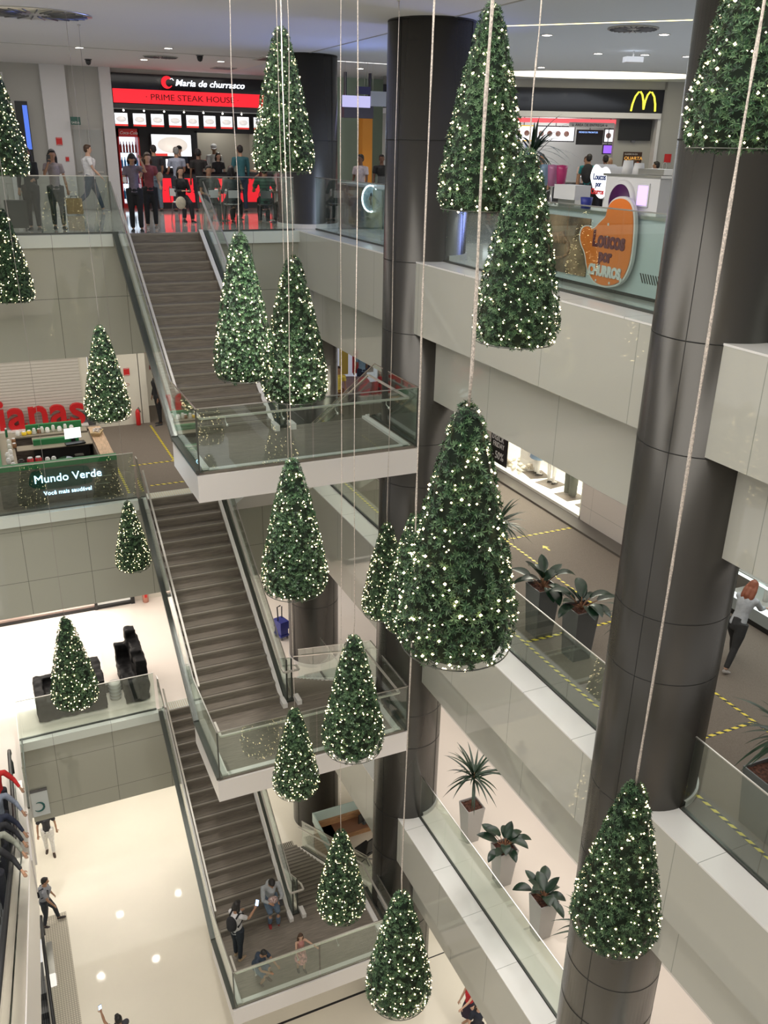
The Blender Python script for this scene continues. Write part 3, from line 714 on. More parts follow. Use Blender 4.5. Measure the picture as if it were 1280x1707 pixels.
b = MB(); b.box(0, 1.19, -.01, 0, 0, .60); dv_ = b.build('display', M['menulit'], tv)
b = MB(); b.lathe([(0, 0), (.42, .002), (.46, .006), (0, .014)], (0, 0, 0), 28, xf=Matrix.Translation((.62, -.01, .31)) @ Matrix.Rotation(PI/2, 4, 'X') @ Matrix.Diagonal((1, .5, 1, 1))); b.build('dish_picture', mat('dish_glow', (.9, .78, .66), .6, noise=(4, .25), emit=((1, .9, .8), .8)), dv_)
b = MB(); b.box(.02, .45, -.016, -.010, .0, .07); b.build('caption_strip', M['foodred'], dv_)
# fridge with bottles
fr = empty('drinks_fridge', (4.30, 28.5, 0), 0, 'tall red drinks fridge with lit shelves of bottles at the left of the steak counter', 'fridge')
b = MB(); b.box(0, .62, .0, .6, 0, .12); b.box(0, .04, 0, .6, .12, 2.2); b.box(.58, .62, 0, .6, .12, 2.2); b.box(0, .62, .56, .6, .12, 2.2); b.box(0, .62, 0, .6, 1.98, 2.2); b.build('cabinet', M['red'], fr)
b = MB(); b.box(.04, .58, .53, .55, .12, 1.98); b.build('back_light', emat('fridge_glow', (.7, .85, 1), 1.6), fr)
text('fridge_lettering', 'Coca-Cola', (.06, -.01, 2.05), .12, M['white'], fr, shear=.3)
for k in range(4):
    b = MB(); b.box(.04, .58, .06, .53, .25+.43*k, .262+.43*k); b.build('shelf', M['steel'], fr)
cols = [(.02, .25, .55), (.25, .02, .10), (.05, .30, .7), (.30, .03, .02)]
for k in range(4):
    mm = mat('bottle_%s' % ['blue', 'plum', 'sky', 'red'][k], cols[k], .2)
    for j in range(6):
        b = MB(); b.lathe([(.030, 0), (.032, .02), (.032, .19), (.012, .25), (.012, .30), (0, .30)], (0, 0, 0), 10)
        o = b.build('drink_bottle', mm); o.location = (4.30+.085+.087*j, 28.62, .262+.43*k)
        tag(o, '%s row of bottles inside the drinks fridge, each one alike' % ['blue-capped lowest', 'plum second', 'pale blue third', 'dark red top'][k], 'bottle', 'drink bottles on fridge shelf, %s row' % ['bottom', 'second', 'third', 'top'][k])
ct = empty('service_counter', (5.05, 28.1, 0), 0, 'steak house counter with glowing red front and black top', 'counter')
b = MB(); b.box(0, 3.8, 0, .5, 0, 1.0); b.build('body', M['darkwall'], ct)
b = MB(); b.box(-.03, 3.83, -.05, .55, 1.0, 1.05); b.build('worktop', M['blackgloss'], ct)
b = MB(); b.box(.35, 3.78, -.02, 0, .18, .86); rf_ = b.build('red_front', M['redlit'], ct)
text('front_lettering', '\u00b7 PRIME STEAK HOUSE \u00b7', (.40, -.026, .45), .21, M['maroon'], rf_, sx=1.2)
cr = empty('cash_register', (5.62, 28.2, 1.05), 0, 'white cash register screen on the steak counter', 'cash register')
b = MB(); b.box(0, .30, 0, .3, 0, .06); b.build('base', M['black'], cr); b = MB(); b.box(.0, .30, .10, .13, .10, .34); b.build('screen', M['whitelit'], cr); b = MB(); b.box(.13, .17, .1, .14, .05, .14); b.build('stand', M['black'], cr)
# door, exit sign and fire signs on the grey wall
d = empty('door_1', (2.98, 28.03, 0)); d['kind'] = 'structure'; d['label'] = 'grey double door in the back wall of the top floor'
b = MB(); b.box(-.02, .84, -.05, .0, 0, 2.2); b.build('door_frame', M['upwall'], d)
for k in range(2):
    b = MB(); b.box(.03+.385*k, .405+.385*k, -.07, -.05, .02, 2.14); lf = b.build('door_leaf', mat('door_grey', (.38, .385, .37), .5), d)
    b = MB(); b.box(.06+.385*k, .375+.385*k, -.10, -.075, 1.0, 1.04); b.build('push_bar', M['steel'], lf)
b = MB(); b.box(0, .26, 0, .03, 0, .20); ex = empty('exit_sign', (2.93, 27.5, 2.25), 0, 'small hanging dark green exit sign near the double door', 'sign'); b.build('plate', mat('exit_green', (.03, .10, .08), .4), ex)
text('sign_lettering', 'SA\u00cdDA', (.02, -.002, .03), .075, M['white'], ex); b = MB(); b.tube([(.06, .015, .20), (.06, .015, 1.48)], .004, 4); b.tube([(.20, .015, .20), (.20, .015, 1.48)], .004, 4); b.build('hanger', M['steel'], ex)
def sign(name, x, y, z, wdt, hgt, m, lab, cat='sign', rz=0, th=.015, body=None, tm=None, ts=.05):
    t = empty(name, (x, y, z), rz, lab, cat); b = MB(); b.box(0, wdt, -th, 0, 0, hgt); b.build('plate', m, t)
    b = MB(); b.box(wdt*.08, wdt*.92, -th-.002, -th, hgt*.06, hgt*.10); b.box(wdt*.08, wdt*.92, -th-.002, -th, hgt*.90, hgt*.94); b.build('border', M['white'], t)['kind'] = 'stuff'
    if body: text('sign_lettering', body, (wdt*.5, -th-.003, hgt*.35), ts, tm or M['white'], t, align='CENTER')
    return t
sign('fire_sign', 2.52, 27.84, 1.72, .16, .20, M['red'], 'red fire equipment sign on the pale pilaster left of the double door')
sign('fire_alarm', 2.72, 27.84, 1.30, .09, .12, M['red'], 'small red alarm call point on the pilaster beside the double door', 'alarm')
sign('fire_sign', 3.55, 26.49, -4.62, .17, .22, M['red'], 'red square fire sign on the cream pillar beyond the top staircase')
sign('fire_sign', 4.35, 28.38, -4.40, .19, .22, M['red'], 'red fire instruction sign on the grey recess wall, higher than its neighbour')
sign('fire_alarm', 4.62, 28.38, -4.95, .12, .15, mat('dark_red', (.25, .02, .02), .5), 'dark red alarm box on the recess wall beyond the top staircase', 'alarm')
t = empty('no_smoking_sticker', (3.52, 26.49, -4.95), 0, 'faint red ring sticker below the red sign on cream pillar', 'sticker')
b = MB(); b.tube([(.09+.07*math.cos(2*PI*k/16), -.004, .05+.04*math.sin(2*PI*k/16)) for k in range(17)], .006, 4); b.build('ring', mat('faint_red', (.55, .2, .17), .6), t)
b = MB(); b.box(0, .02, 0, .3, 0, 2.0); 
ds = empty('display_totem', (1.45, 27.6, .4), 0, 'tall narrow dark blue screen at the left edge behind the top railing', 'screen'); b = MB(); b.box(.1, .42, 0, .1, -.4, 2.4); b.build('housing', M['black'], ds); b = MB(); b.box(.28, .40, -.01, 0, 1.2, 2.3); b.build('display', emat('blue_glow', (.10, .22, .9), .8), ds)

# ------------------------------------------------------------------ ceiling fittings of the top floor
ZC = 3.75
dl = [(4.51, 21.58, 'near the seam above the top stair'), (4.55, 24.77, 'left of the round vent by the steak sign'), (6.31, 24.01, 'right of the security camera over the diners'), (2.77, 22.68, 'above the shoppers at the left railing'), (9.94, 14.97, 'between middle column and ring-shaped vent'), (11.56, 13.75, 'right of the ring-shaped vent'),
      (12.61, 17.01, 'in the middle of the right ceiling'), (13.54, 16.63, 'beside the small ceiling projector'), (13.50, 20.47, 'in front of the glowing oval recess'), (14.48, 16.40, 'tight against the near column'), (9.98, 23.71, 'between the far and middle columns'), (14.89, 24.09, 'far off just above the fast food fascia')]
proto = empty('ceiling_downlight', (0, 0, 0), 0, None, 'downlight', 'round downlights in the top ceiling')
b = MB(); b.lathe([(.085, -.012), (.11, -.012), (.11, 0), (.085, 0)], (0, 0, 0), 24, cap=False); b.build('trim_ring', M['white'], proto)
b = MB(); b.lathe([(0, -.010), (.088, -.008), (.088, -.002), (0, -.002)], (0, 0, 0), 24); b.build('lamp_disc', M['lampdisc'], proto)
for k, (x, y, lab) in enumerate(dl):
    o = proto if k == 0 else copy_tree(proto)
    o.location = (x, y, ZC); o['label'] = 'small round ceiling downlight '+lab
    spot('downlight_beam', (x, y, ZC-.04), 45, (1, .96, .9), 130)
b = MB(); b.box(0, 2.99, -.02, .02, -.006, 0); ls = b.build('light_strip', emat('yellow_strip', (1, .80, .32), 4)); ls.location = (8.70, 14.33, ZC-.001); ls.rotation_euler = (0, 0, math.atan2(12.12-14.33, 10.72-8.70)); tag(ls, 'long thin yellow light line recessed in the right ceiling', 'light strip')
b = MB(); b.box(0, 3.2, -.02, .02, -.006, 0); ls = b.build('light_strip', M['white_light']); ls.location = (6.9, 22.1, ZC-.001); tag(ls, 'pale thin light line between far and middle column', 'light strip')
cv = empty('oval_light_recess', (15.9, 21.4, ZC), R(-25), 'wide oval glowing cove in the ceiling before the fast food counter', 'ceiling light')
b = MB(); b.lathe([(0, -.01), (1.0, -.01), (1.0, -.004), (0, -.004)], (0, 0, 0), 48, sx=2.9, sy=1.3); b.build('glow', emat('cove_glow', (1, .93, .72), 2.2), cv)
b = MB(); b.lathe([(1.0, -.02), (1.04, -.02), (1.04, 0), (1.0, 0)], (0, 0, 0), 48, sx=2.9, sy=1.3, cap=False); b.build('rim', M['white'], cv)
def vent(x, y, rx, ry, lab, rz=0, sq=False, m='wallgrey'):
    t = empty('ceiling_vent', (x, y, ZC), rz, lab, 'ceiling vent')
    b = MB()
    if sq: b.box(-rx, rx, -ry, ry, -.02, 0); b.build('frame', M['upwall'], t)
    else: b.lathe([(.0, -.02), (rx, -.02), (rx, 0), (0, 0)], (0, 0, 0), 32, sy=ry/rx); b.build('frame', M[m], t)
    b = MB()
    if sq:
        for k in range(9): b.box(-rx*.9, rx*.9, -ry*.9+k*ry*.2, -ry*.9+k*ry*.2+.02, -.025, -.02)
    else:
        for k in range(24): a = 2*PI*k/24; b.tube([(rx*.3*math.cos(a), ry*.3*math.sin(a), -.024), (rx*.92*math.cos(a), ry*.92*math.sin(a), -.024)], .012, 4)
    b.build('slats', M['darksteel'], t)
vent(10.6, 13.4, .42, .42, 'round swirl vent beside the yellow light line'); vent(7.45, 22.55, .62, .45, 'flat grey vent behind the tree by the far column', sq=True); vent(4.75, 23.7, .42, .3, 'vent reflecting red and blue light before the steak sign')
vent(6.9, 26.0, .3, .3, 'small square vent over the diners near the steak sign', sq=True)
vent(1.45, 17.3, .92, .72, 'large shiny oval ceiling ring where two grey cords hang', m='steel')
def camdome(x, y, lab):
    t = empty('security_camera', (x, y, ZC), 0, lab, 'security camera'); b = MB(); b.lathe([(0, -.14), (.05, -.12), (.07, -.06), (.07, 0), (0, 0)], (0, 0, 0), 16); b.build('dome', M['black'], t); b = MB(); b.lathe([(.07, -.02), (.09, -.02), (.09, 0), (.07, 0)], (0, 0, 0), 16, cap=False); b.build('collar', M['darksteel'], t)
camdome(3.31, 25.6, 'black dome camera on the ceiling near the double door'); camdome(5.49, 22.78, 'black dome camera on the ceiling above the top stair head')
pj = empty('ceiling_projector', (12.9, 16.2, ZC-.16), R(-20), 'small pale projector hanging from the right ceiling', 'projector'); b = MB(); b.box(-.18, .18, -.12, .12, -.05, .05); b.build('body', M['pil'], pj); b = MB(); b.tube([(0, 0, .05), (0, 0, .16)], .015, 6); b.build('mount', M['steel'], pj)

# ------------------------------------------------------------------ fast food shop, top floor far right
KF = 1.17
F = Matrix.Translation((0, 0, 1.8)) @ Matrix.Scale(KF, 4) @ Matrix.Translation((0, 0, -1.8)) @ Matrix.Translation((12.56, 20.63, 0)) @ Matrix.Rotation(math.atan2(-1.66, 3.61), 4, 'Z')
rzF = math.atan2(-1.66, 3.61)
def fe(name, X, Y, Z, lab, cat):
    o = empty(name, F @ Vector((X, Y, Z)), rzF, lab, cat); o.scale = (KF, KF, KF); return o
def fbox(name, X0, X1, Y0, Y1, Z0, Z1, m): b = MB(); b.box(X0, X1, Y0, Y1, Z0, Z1, xf=F); return struct(name, b, m)
fbox('wall_fast_food_kitchen', -3, 4.6, 3.4, 3.6, .262, 3.2, mat('bright_kitchen_tiles', (.75, .77, .76), .3)); fbox('wall_fast_food_right', 3.98, 7, 0, .2, .262, 3.466, M['wallgrey'])
fbox('wall_fast_food_header', -3, 4.05, .0, .3, 3.28, 3.466, M['wallgrey']); fbox('wall_fast_food_side', 2.95, 3.95, .3, .5, .262, 2.62, M['wallgrey']); fbox('trim_fast_food_post', 3.90, 3.98, -.06, .3, .262, 2.62, M['pil'])
fbox('wall_far_right_back', -3, -2.9, 0, 4, .262, 3.466, M['wallgrey'])
s = fe('fast_food_sign', 0, 0, 0, 'wide black fascia with glowing yellow arches logo, far right of top floor', 'sign')
b = MB(); b.box(-3, 3.98, -.06, .0, 2.75, 3.28); b.build('fascia_panel', M['blackgloss'], s)
b = MB(); b.box(-3, 3.95, -.12, .3, 2.62, 2.745); b.build('lower_beam', M['pil'], s)
b = MB(); b.tube([(3.19, -.085, 2.79), (3.21, -.085, 2.95), (3.26, -.085, 3.12), (3.33, -.085, 3.22), (3.38, -.085, 3.225), (3.43, -.085, 3.16), (3.47, -.085, 3.02), (3.495, -.085, 2.83)], [(.045, .02), (.042, .02), (.038, .02), (.033, .02), (.033, .02), (.036, .02), (.038, .02), (.04, .02)], 8)
b.tube([(3.495, -.085, 2.83), (3.52, -.085, 3.02), (3.56, -.085, 3.16), (3.61, -.085, 3.225), (3.66, -.085, 3.22), (3.73, -.085, 3.12), (3.775, -.085, 2.95), (3.79, -.085, 2.79)], [(.04, .02), (.038, .02), (.036, .02), (.033, .02), (.033, .02), (.038, .02), (.042, .02), (.045, .02)], 8)
b.build('arches_logo', emat('yellow_logo', (1, .90, .06), 1.8), s)
b = MB(); b.box(-2.9, 2.95, .35, .45, 2.50, 2.60); o = b.build('red_strip_light', emat('red_strip', (1, .12, .14), 1.1), s)
area('fast_food_kitchen_light', F @ Vector((.5, 2.2, 2.9)), 5, 1.2, 60, (1, .98, .95))
def board(X0, X1, Z0, Z1, Y, lab, m, frame='black', pic=True):
    t = fe('menu_board', X0, Y, Z0, lab, 'menu board'); w_, h_ = X1-X0, Z1-Z0; b = MB(); b.box(0, w_, 0, .05, 0, h_); b.build('frame', M[frame] if isinstance(frame, str) else frame, t)
    b = MB(); b.box(.025, w_-.025, -.008, 0, .025, h_-.025); b.build('display', m, t)
    b = MB(); b.box(w_*.5-.01, w_*.5+.01, .05, .06, h_*.5, 3.4-Z0); b.build('hanger_rod', M['darksteel'], t)
    if pic:
        b = MB()
        for k in range(max(1, int(w_/.22))): b.ball((.12+k*.22, -.01, h_*.5), (.07, .006, .07), 10, 6)
        b.build('food_picture', M['food'], t)
    return t
board(-.75, .35, 2.08, 2.44, .8, 'white lit menu board left of the yellow framed one', M['menulit']); board(.42, .95, 2.06, 2.44, .78, 'yellow framed menu board with food picture', M['menulit'], emat('yellow_frame', (1, .6, .05), .9))
board(1.02, 2.02, 2.06, 2.44, .8, 'wide bright menu board with burgers in the middle', M['menulit']); t = board(2.05, 2.74, 2.0, 2.36, .7, 'black order screen with small blue heading', M['black'], pic=False); text('screen_text', 'PEDIDOS PRONTOS', (.05, -.012, .28), .055, emat('blue_text', (.3, .5, 1), 1.5), t)
board(2.78, 3.10, 2.06, 2.40, .8, 'small white lit menu board at the right end', M['menulit']); board(.06, .44, 1.93, 2.04, .7, 'small blue screen under the left menu board', emat('blue_screen', (.12, .08, .9), 1.0), pic=False); board(2.76, 3.02, 1.78, 2.02, .7, 'small purple screen under the right menu board', emat('purple_screen', (.35, .14, .9), 1.0), pic=False)
t = fe('hanging_banner', 1.75, .25, 2.40, 'pale hanging banner with arrows over the delivery area', 'banner'); b = MB(); b.box(0, 1.15, 0, .02, 0, .12); b.build('panel', M['pil'], t); text('banner_lettering', '\u2193 \u00c1REA DE ENTREGA \u2193', (.06, -.002, .03), .085, M['black'], t)
t = fe('hanging_banner', -.4, .25, 2.42, 'small green banner with arrow at the left of the counter', 'banner'); b = MB(); b.box(0, .4, 0, .02, 0, .10); b.build('panel', M['green'], t); text('banner_lettering', '\u2193', (.25, -.002, .02), .09, M['black'], t)
t = fe('wall_screen', 3.02, .2, 2.12, 'large switched-off black screen right of the menu boards', 'screen'); b = MB(); b.box(0, .82, 0, .06, 0, .48); b.build('panel', M['black'], t); b = MB(); b.box(.35, .45, .02, .08, -.05, .0); b.build('bracket', M['darksteel'], t)
t = fe('promo_poster', 3.22, .28, 1.40, 'dark poster with orange lettering on grey wall by the fast food shop', 'poster'); b = MB(); b.box(0, .48, 0, .015, 0, .45); b.build('sheet', mat('poster_dark', (.05, .02, .01), .5), t); text('poster_lettering', 'QUARTA', (.03, -.003, .26), .115, emat('orange_letters', (1, .5, .1), .7), t); text('poster_lettering', 'CLASSICOS DA', (.03, -.003, .38), .05, M['white'], t); b = MB(); b.box(.06, .42, -.002, 0, .04, .22); b.build('poster_picture', mat('poster_orange', (.5, .12, .04), .5), t)
t = fe('fire_hose_sign', 4.20, -.005, 1.62, 'red fire sign on grey wall at the right of the fast food shop', 'sign'); b = MB(); b.box(0, .17, -.01, 0, 0, .20); b.build('plate', M['red'], t); b = MB(); b.tube([(.03+.05*math.cos(a/4), -.02, -.1+.1*math.sin(a/4)) for a in range(26)], .008, 5); b.build('seal_ring', M['pil'], t)
t = fe('fast_food_counter', -1.2, .55, .262, 'long fast food counter under the menu boards', 'counter'); b = MB(); b.box(0, 4.1, 0, .6, 0, .79); b.build('body', M['darkwall'], t); b = MB(); b.box(0, 4.1, -.04, .64, .79, .83); b.build('worktop', M['steel'], t)
for k, (X, lb) in enumerate(((-.2, 'leftmost'), (1.0, 'middle'), (2.2, 'rightmost'))):
    t = fe('till_screen', X, .7, 1.09, 'white till screen on the fast food counter, %s' % lb, 'till'); b = MB(); b.box(0, .3, 0, .03, .12, .36); b.build('display', M['whitelit'], t); b = MB(); b.box(.12, .18, .0, .1, 0, .14); b.build('stand', M['black'], t)

# ------------------------------------------------------------------ churros kiosk on the top floor
M['kioskgrey'] = mat('pale_kiosk_panel', (.52, .58, .62), .3)
k_ = empty('churros_kiosk', (8.0, 8.0, 0), 0, 'pale grey churros kiosk behind the top right railing', 'kiosk')
b = MB(); b.box(.04, .55, 0, 4.75, .05, 1.02); b.build('body', M['kioskgrey'], k_)
b = MB(); b.box(0, .60, 0, 4.78, 1.02, 1.06); b.build('worktop', M['steel'], k_)
b = MB(); b.box(.06, .55, 0, 4.75, 0, .05); b.build('plinth', M['black'], k_)
b = MB(); b.box(.10, .55, 1.35, 2.45, 1.06, 1.52); b.build('raised_cabinet', M['pil'], k_)
b = MB(); b.box(.08, .6, 1.32, 2.5, 1.52, 1.55); b.build('cabinet_top', M['steel'], k_)
b = MB(); b.box(.015, .04, 2.60, 4.6, .14, .94); b.build('photo_panel', mat('brown_dessert_photo', (.20, .12, .08), .4, noise=(2.2, .6), col2=(.42, .27, .17)), k_)
# dessert photo: paper cone, bowl
b = MB(); b.tube([(.012, 3.9-.02, .34), (.0125, 3.3, .30), (.0125, 2.8, .42)], [(.004, .02)]*3, 6); 
b = MB(); b.prism([(3.95, .50), (4.25, .94), (4.05, .94), (3.75, .62)], 0, .004, 0, Matrix(((0, 0, 1, .008), (1, 0, 0, 0), (0, 1, 0, 0), (0, 0, 0, 1)))); b.build('paper_cone_picture', M['kioskgrey'], k_)
b = MB()
for k in range(14): a = k*.45; b.tube([(.008, 3.35+.33*math.cos(a), .50+.17*math.sin(a)), (.006, 3.35+.33*math.cos(a+.5), .50+.17*math.sin(a+.5))], .022, 6)
for k in range(7): b.tube([(.004, 3.15+.06*k, .55), (.0, 3.2+.06*k, .72-.01*k)], .025, 6)
b.build('churros_picture', mat('churros_brown', (.36, .20, .12), .5, noise=(20, .3)), k_)['kind'] = 'stuff'
b = MB(); 
for k in range(8): b.prism([(1.0+.05*k, .22), (1.02+.05*k, .22), (1.09+.05*k, .34), (1.07+.05*k, .34)], 0, .005, 0, Matrix(((0, 0, 1, .034), (1, 0, 0, 0), (0, 1, 0, 0), (0, 0, 0, 1))))
b.build('vent_slats', M['black'], k_)['kind'] = 'stuff'
YZ = lambda x: Matrix(((0, 0, 1, x), (1, 0, 0, 0), (0, 1, 0, 0), (0, 0, 0, 1)))
def smooth_outline(P, it=2):
    for _ in range(it):
        Q = []
        for a, c in zip(P, P[1:]+P[:1]): Q += [(a[0]*.75+c[0]*.25, a[1]*.75+c[1]*.25), (a[0]*.25+c[0]*.75, a[1]*.25+c[1]*.75)]
        P = Q
    return P
O = [(10.14, 1.10), (10.06, 1.21), (9.88, 1.27), (9.69, 1.24), (9.58, 1.13), (9.52, .91), (9.50, .61), (9.52, .37), (9.66, .14), (9.97, .05), (10.26, .07), (10.46, .24), (10.54, .46), (10.66, .57), (10.72, .69), (10.68, .81), (10.54, .85), (10.42, .79), (10.28, .91), (10.14, 1.0)]
O = [(p[0], p[1]+.02) for p in O]
sg = empty('churros_sign', (7.93, 10.0, .05), 0, 'big orange cloud-shaped cut-out sign with lettering leaning on churros kiosk', 'sign')
S0 = smooth_outline(O); cx0, cy0 = 10.0, .65
S1 = [((p[0]-cx0)*.94+cx0, (p[1]-cy0)*.955+cy0) for p in S0]
def rel(P, ox, oz): return [(p[0]-ox, p[1]-oz) for p in P]
b = MB(); b.prism(rel(S0, 10, .05), .0, .05, 0, YZ(0)); b.build('white_border', M['pil'], sg)
b = MB(); b.prism(rel(S1, 10, .05), -.012, .0, 0, YZ(0)); of_ = b.build('orange_face', mat('orange_face', (.80, .20, .03), .4), sg)
RT = (PI/2, 0, -PI/2)
pm = mat('plum_lettering', (.16, .03, .05), .5)
text('sign_lettering', 'Loucos', (-.02, .36, .56), .30, pm, of_, rot=RT, bold=.012, sx=.80, ext=.006)
text('sign_lettering', 'por', (-.02, .19, .37), .24, pm, of_, rot=RT, bold=.010, sx=.80, ext=.006)
text('sign_lettering', 'CHURROS', (-.02, .38, .18), .185, M['pil'], of_, rot=RT, bold=.012, sx=.82, ext=.006)
b = MB()
for (yy, zz, r_) in ((.06, .86, .02), (-.1, .1, .02), (-.33, .17, .03), (.2, .10, .018), (.05, .70, .015)): b.ball((-.016, yy, zz), (.006, r_, r_), 10, 6)
b.build('bubble_dots', M['pil'], sg)['kind'] = 'stuff'
ht = empty('lit_churros_sign', (8.12, 10.58, 1.06), R(0), 'glowing white heart-shaped light box sign standing on the churros kiosk', 'sign')
Hh = smooth_outline([(10.85, 1.50), (10.78, 1.66), (10.68, 1.66), (10.60, 1.60), (10.50, 1.65), (10.38, 1.57), (10.33, 1.40), (10.42, 1.26), (10.57, 1.19), (10.73, 1.30), (10.80, 1.42)])
b = MB(); b.prism(rel(Hh, 10.58, 1.06), 0.0, .30, 0, YZ(0)); b.build('box', M['pil'], ht)
b = MB(); b.prism([((p[0])*.95, (p[1]-.4)*.95+.4) for p in rel(Hh, 10.58, 1.06)], -.012, 0, 0, YZ(0)); b.build('lit_face', M['whitelit'], ht)
b = MB(); b.box(.1, .2, -.05, .05, 0, .16); b.build('foot', M['pil'], ht)
navy = mat('navy_lettering', (.01, .03, .15), .5)
text('sign_lettering', 'Loucos', (-.018, .17, .40), .115, navy, ht, rot=RT, bold=.003, sx=.85, ext=.003); text('sign_lettering', 'por', (-.018, .10, .31), .10, navy, ht, rot=RT, bold=.003, sx=.85, ext=.003); text('sign_lettering', 'Churros', (-.018, .19, .21), .105, M['red'], ht, rot=RT, bold=.003, sx=.80, ext=.003)
b = MB(); b.lathe([(0, 0), (.27, 0), (.29, .02), (.29, .12), (0, .12)], (0, 0, 0), 36, sy=.92, xf=Matrix.Rotation(PI/2, 4, 'Y')); ov = empty('purple_oval_sign', (8.05, 10.05, 1.19), 0, 'oval white framed sign with dark purple face beside the orange sign', 'sign'); b.build('frame', M['pil'], ov)
b = MB(); b.lathe([(0, 0), (.235, 0), (.235, .012), (0, .012)], (0, 0, 0), 36, sy=.92, xf=Matrix.Translation((-.013, 0, 0)) @ Matrix.Rotation(PI/2, 4, 'Y')); b.build('face', mat('dark_purple', (.07, .008, .08), .4), ov)
pd = empty('lit_purple_panel', (8.08, 9.66, 1.18), 0, 'small glowing lilac panel on the churros kiosk cabinet', 'light panel'); b = MB(); b.box(0, .018, -.14, .09, -.02, .27); b.build('frame', M['pil'], pd); b = MB(); b.box(-.006, 0, -.12, .07, 0, .24); b.build('glow', emat('lilac_glow', (.60, .42, 1), 1.5), pd)
jc = [('magenta', (.42, .03, .14)), ('mauve', (.42, .16, .30)), ('blue grey', (.20, .30, .42)), ('orange red', (.50, .12, .08)), ('dark pink', (.45, .06, .20))]
for k, (cn, cc) in enumerate(jc):
    t = empty('juice_dispenser', (8.30, 11.80+.235*k, 1.06), 0, '%s slush dispenser cup on chrome stand on the churros kiosk' % cn, 'drink dispenser', 'coloured dispensers on the churros kiosk')
    b = MB(); b.lathe([(.0, .26), (.062, .26), (.082, .50), (.085, .56), (0, .57)], (0, 0, 0), 18); b.build('cup', mat('cup_'+cn.replace(' ', '_'), cc, .25), t)
    b = MB(); b.lathe([(.07, 0), (.07, .02), (.018, .03), (.018, .24), (.05, .26), (0, .26)], (0, 0, 0), 14); b.build('stand', M['steel'], t)
    b = MB(); b.tube([(-.02, 0, .2), (-.09, 0, .18), (-.09, 0, .12)], .010, 6); b.build('spout', M['steel'], t)
nb = empty('napkin_box', (8.22, 11.42, 1.06), 0, 'white napkin and tray pile on the churros kiosk counter', 'napkin box'); b = MB(); b.box(-.10, .18, -.25, .28, .10, .30); b.build('boxes', M['pil'], nb); b = MB(); b.box(-.05, .12, -.2, .22, 0, .10); b.build('stand', M['steel'], nb)
for k, (yy, hh, lb) in enumerate(((10.33, .17, 'taller left'), (10.10, .14, 'shorter right'))):
    b = MB(); b.lathe([(.085, 0), (.062, hh), (0, hh)], (0, 0, 0), 20); o = b.build('paper_cup_stack', M['pil']); o.location = (8.35, yy, 1.55); tag(o, 'upturned white paper cup stack on the kiosk cabinet, %s one' % lb, 'cup stack', 'cup stacks on the churros kiosk')
b = MB(); b.box(0, .3, -.5, 0, 0, .07); t = empty('steel_tray', (8.2, 9.92, 1.555), 0, 'flat steel food tray on the kiosk cabinet', 'tray'); b.build('basin', M['steel'], t)
b = MB(); b.lathe([(.07, 0), (.09, .15), (0, .15)], (0, 0, 0), 16); o = b.build('blue_bin', M['blue']); o.location = (8.2, 10.98, 1.06); tag(o, 'small blue tub behind the heart-shaped sign', 'tub')

# second kiosk, with the glowing ring, between far and middle columns
k2 = empty('ring_sign_kiosk', (8.55, 18.6, 0), 0, 'glass fronted kiosk with glowing ring between the far and middle columns', 'kiosk')
b = MB(); b.box(.15, .8, 0, 3.6, 0, .95); b.build('body', mat('teal_kiosk_body', (.30, .42, .42), .3), k2); b = MB(); b.box(.1, .85, 0, 3.6, .95, 1.0); b.build('worktop', M['pil'], k2); b = MB(); b.box(.09, .11, .6, 2.6, .06, .92); b.build('poster_panel', mat('blueish_panel', (.22, .36, .45), .3, noise=(1.2, .4), col2=(.35, .36, .2)), k2)
b = MB(); b.box(.1, .7, .3, 1.0, 1.0, 1.22); b.build('glass_case', M['glass_clear'], k2)
area('kiosk_cool_light', (8.3, 19.3, 2.6), .8, 1.6, 22, (.6, .75, 1))
rg = empty('glowing_ring', (8.60, 19.75, .72), R(-38), 'upright oval ring of cold white light with dark figure on kiosk front', 'light sign')
b = MB(); b.tube([(.20*math.cos(2*PI*k/40), 0, .29*math.sin(2*PI*k/40)) for k in range(41)], .018, 8); b.build('light_ring', emat('ring_glow', (.75, .88, 1), 4), rg)
b = MB(); b.lathe([(0, 0), (.18, 0), (.18, .02), (0, .02)], (0, 0, 0), 36, sy=1.45, xf=Matrix.Rotation(-PI/2, 4, 'X')); b.build('back_disc', mat('ring_face', (.20, .30, .32), .4), rg)
b = MB(); b.prism([(0, .12), (.03, .13), (.04, .05), (.02, -.02), (.03, -.14), (0, -.14), (-.01, -.04), (-.04, -.02), (-.03, .04), (-.01, .06)], .0, .01, 0, Matrix.Translation((0, -.002, 0)) @ Matrix.Rotation(PI/2, 4, 'X')); b.build('dark_figure', M['black'], rg)
b = MB(); b.box(9.3, 12.6, 27.0, 27.2, 0, 3.75); struct('wall_pale_green', b, mat('pale_green_wall', (.45, .58, .47), .6))
b = MB(); b.box(10.95, 11.27, 25.8, 26.1, 0, 2.62); pl = b.build('orange_pillar', mat('orange_paint', (.85, .33, .03), .5)); tag(pl, 'bright orange square pillar behind the ring sign kiosk', 'pillar')
b = MB(); b.box(10.0, 10.9, 24.9, 25.1, 2.59, 2.95); b.box(10.05, 10.10, 24.95, 25.05, 2.95, 3.745); b.box(10.80, 10.85, 24.95, 25.05, 2.95, 3.745); o = b.build('shop_fascia', mat('navy_fascia', (.05, .05, .09), .4)); tag(o, 'dark fascia panel above the orange pillar', 'fascia')
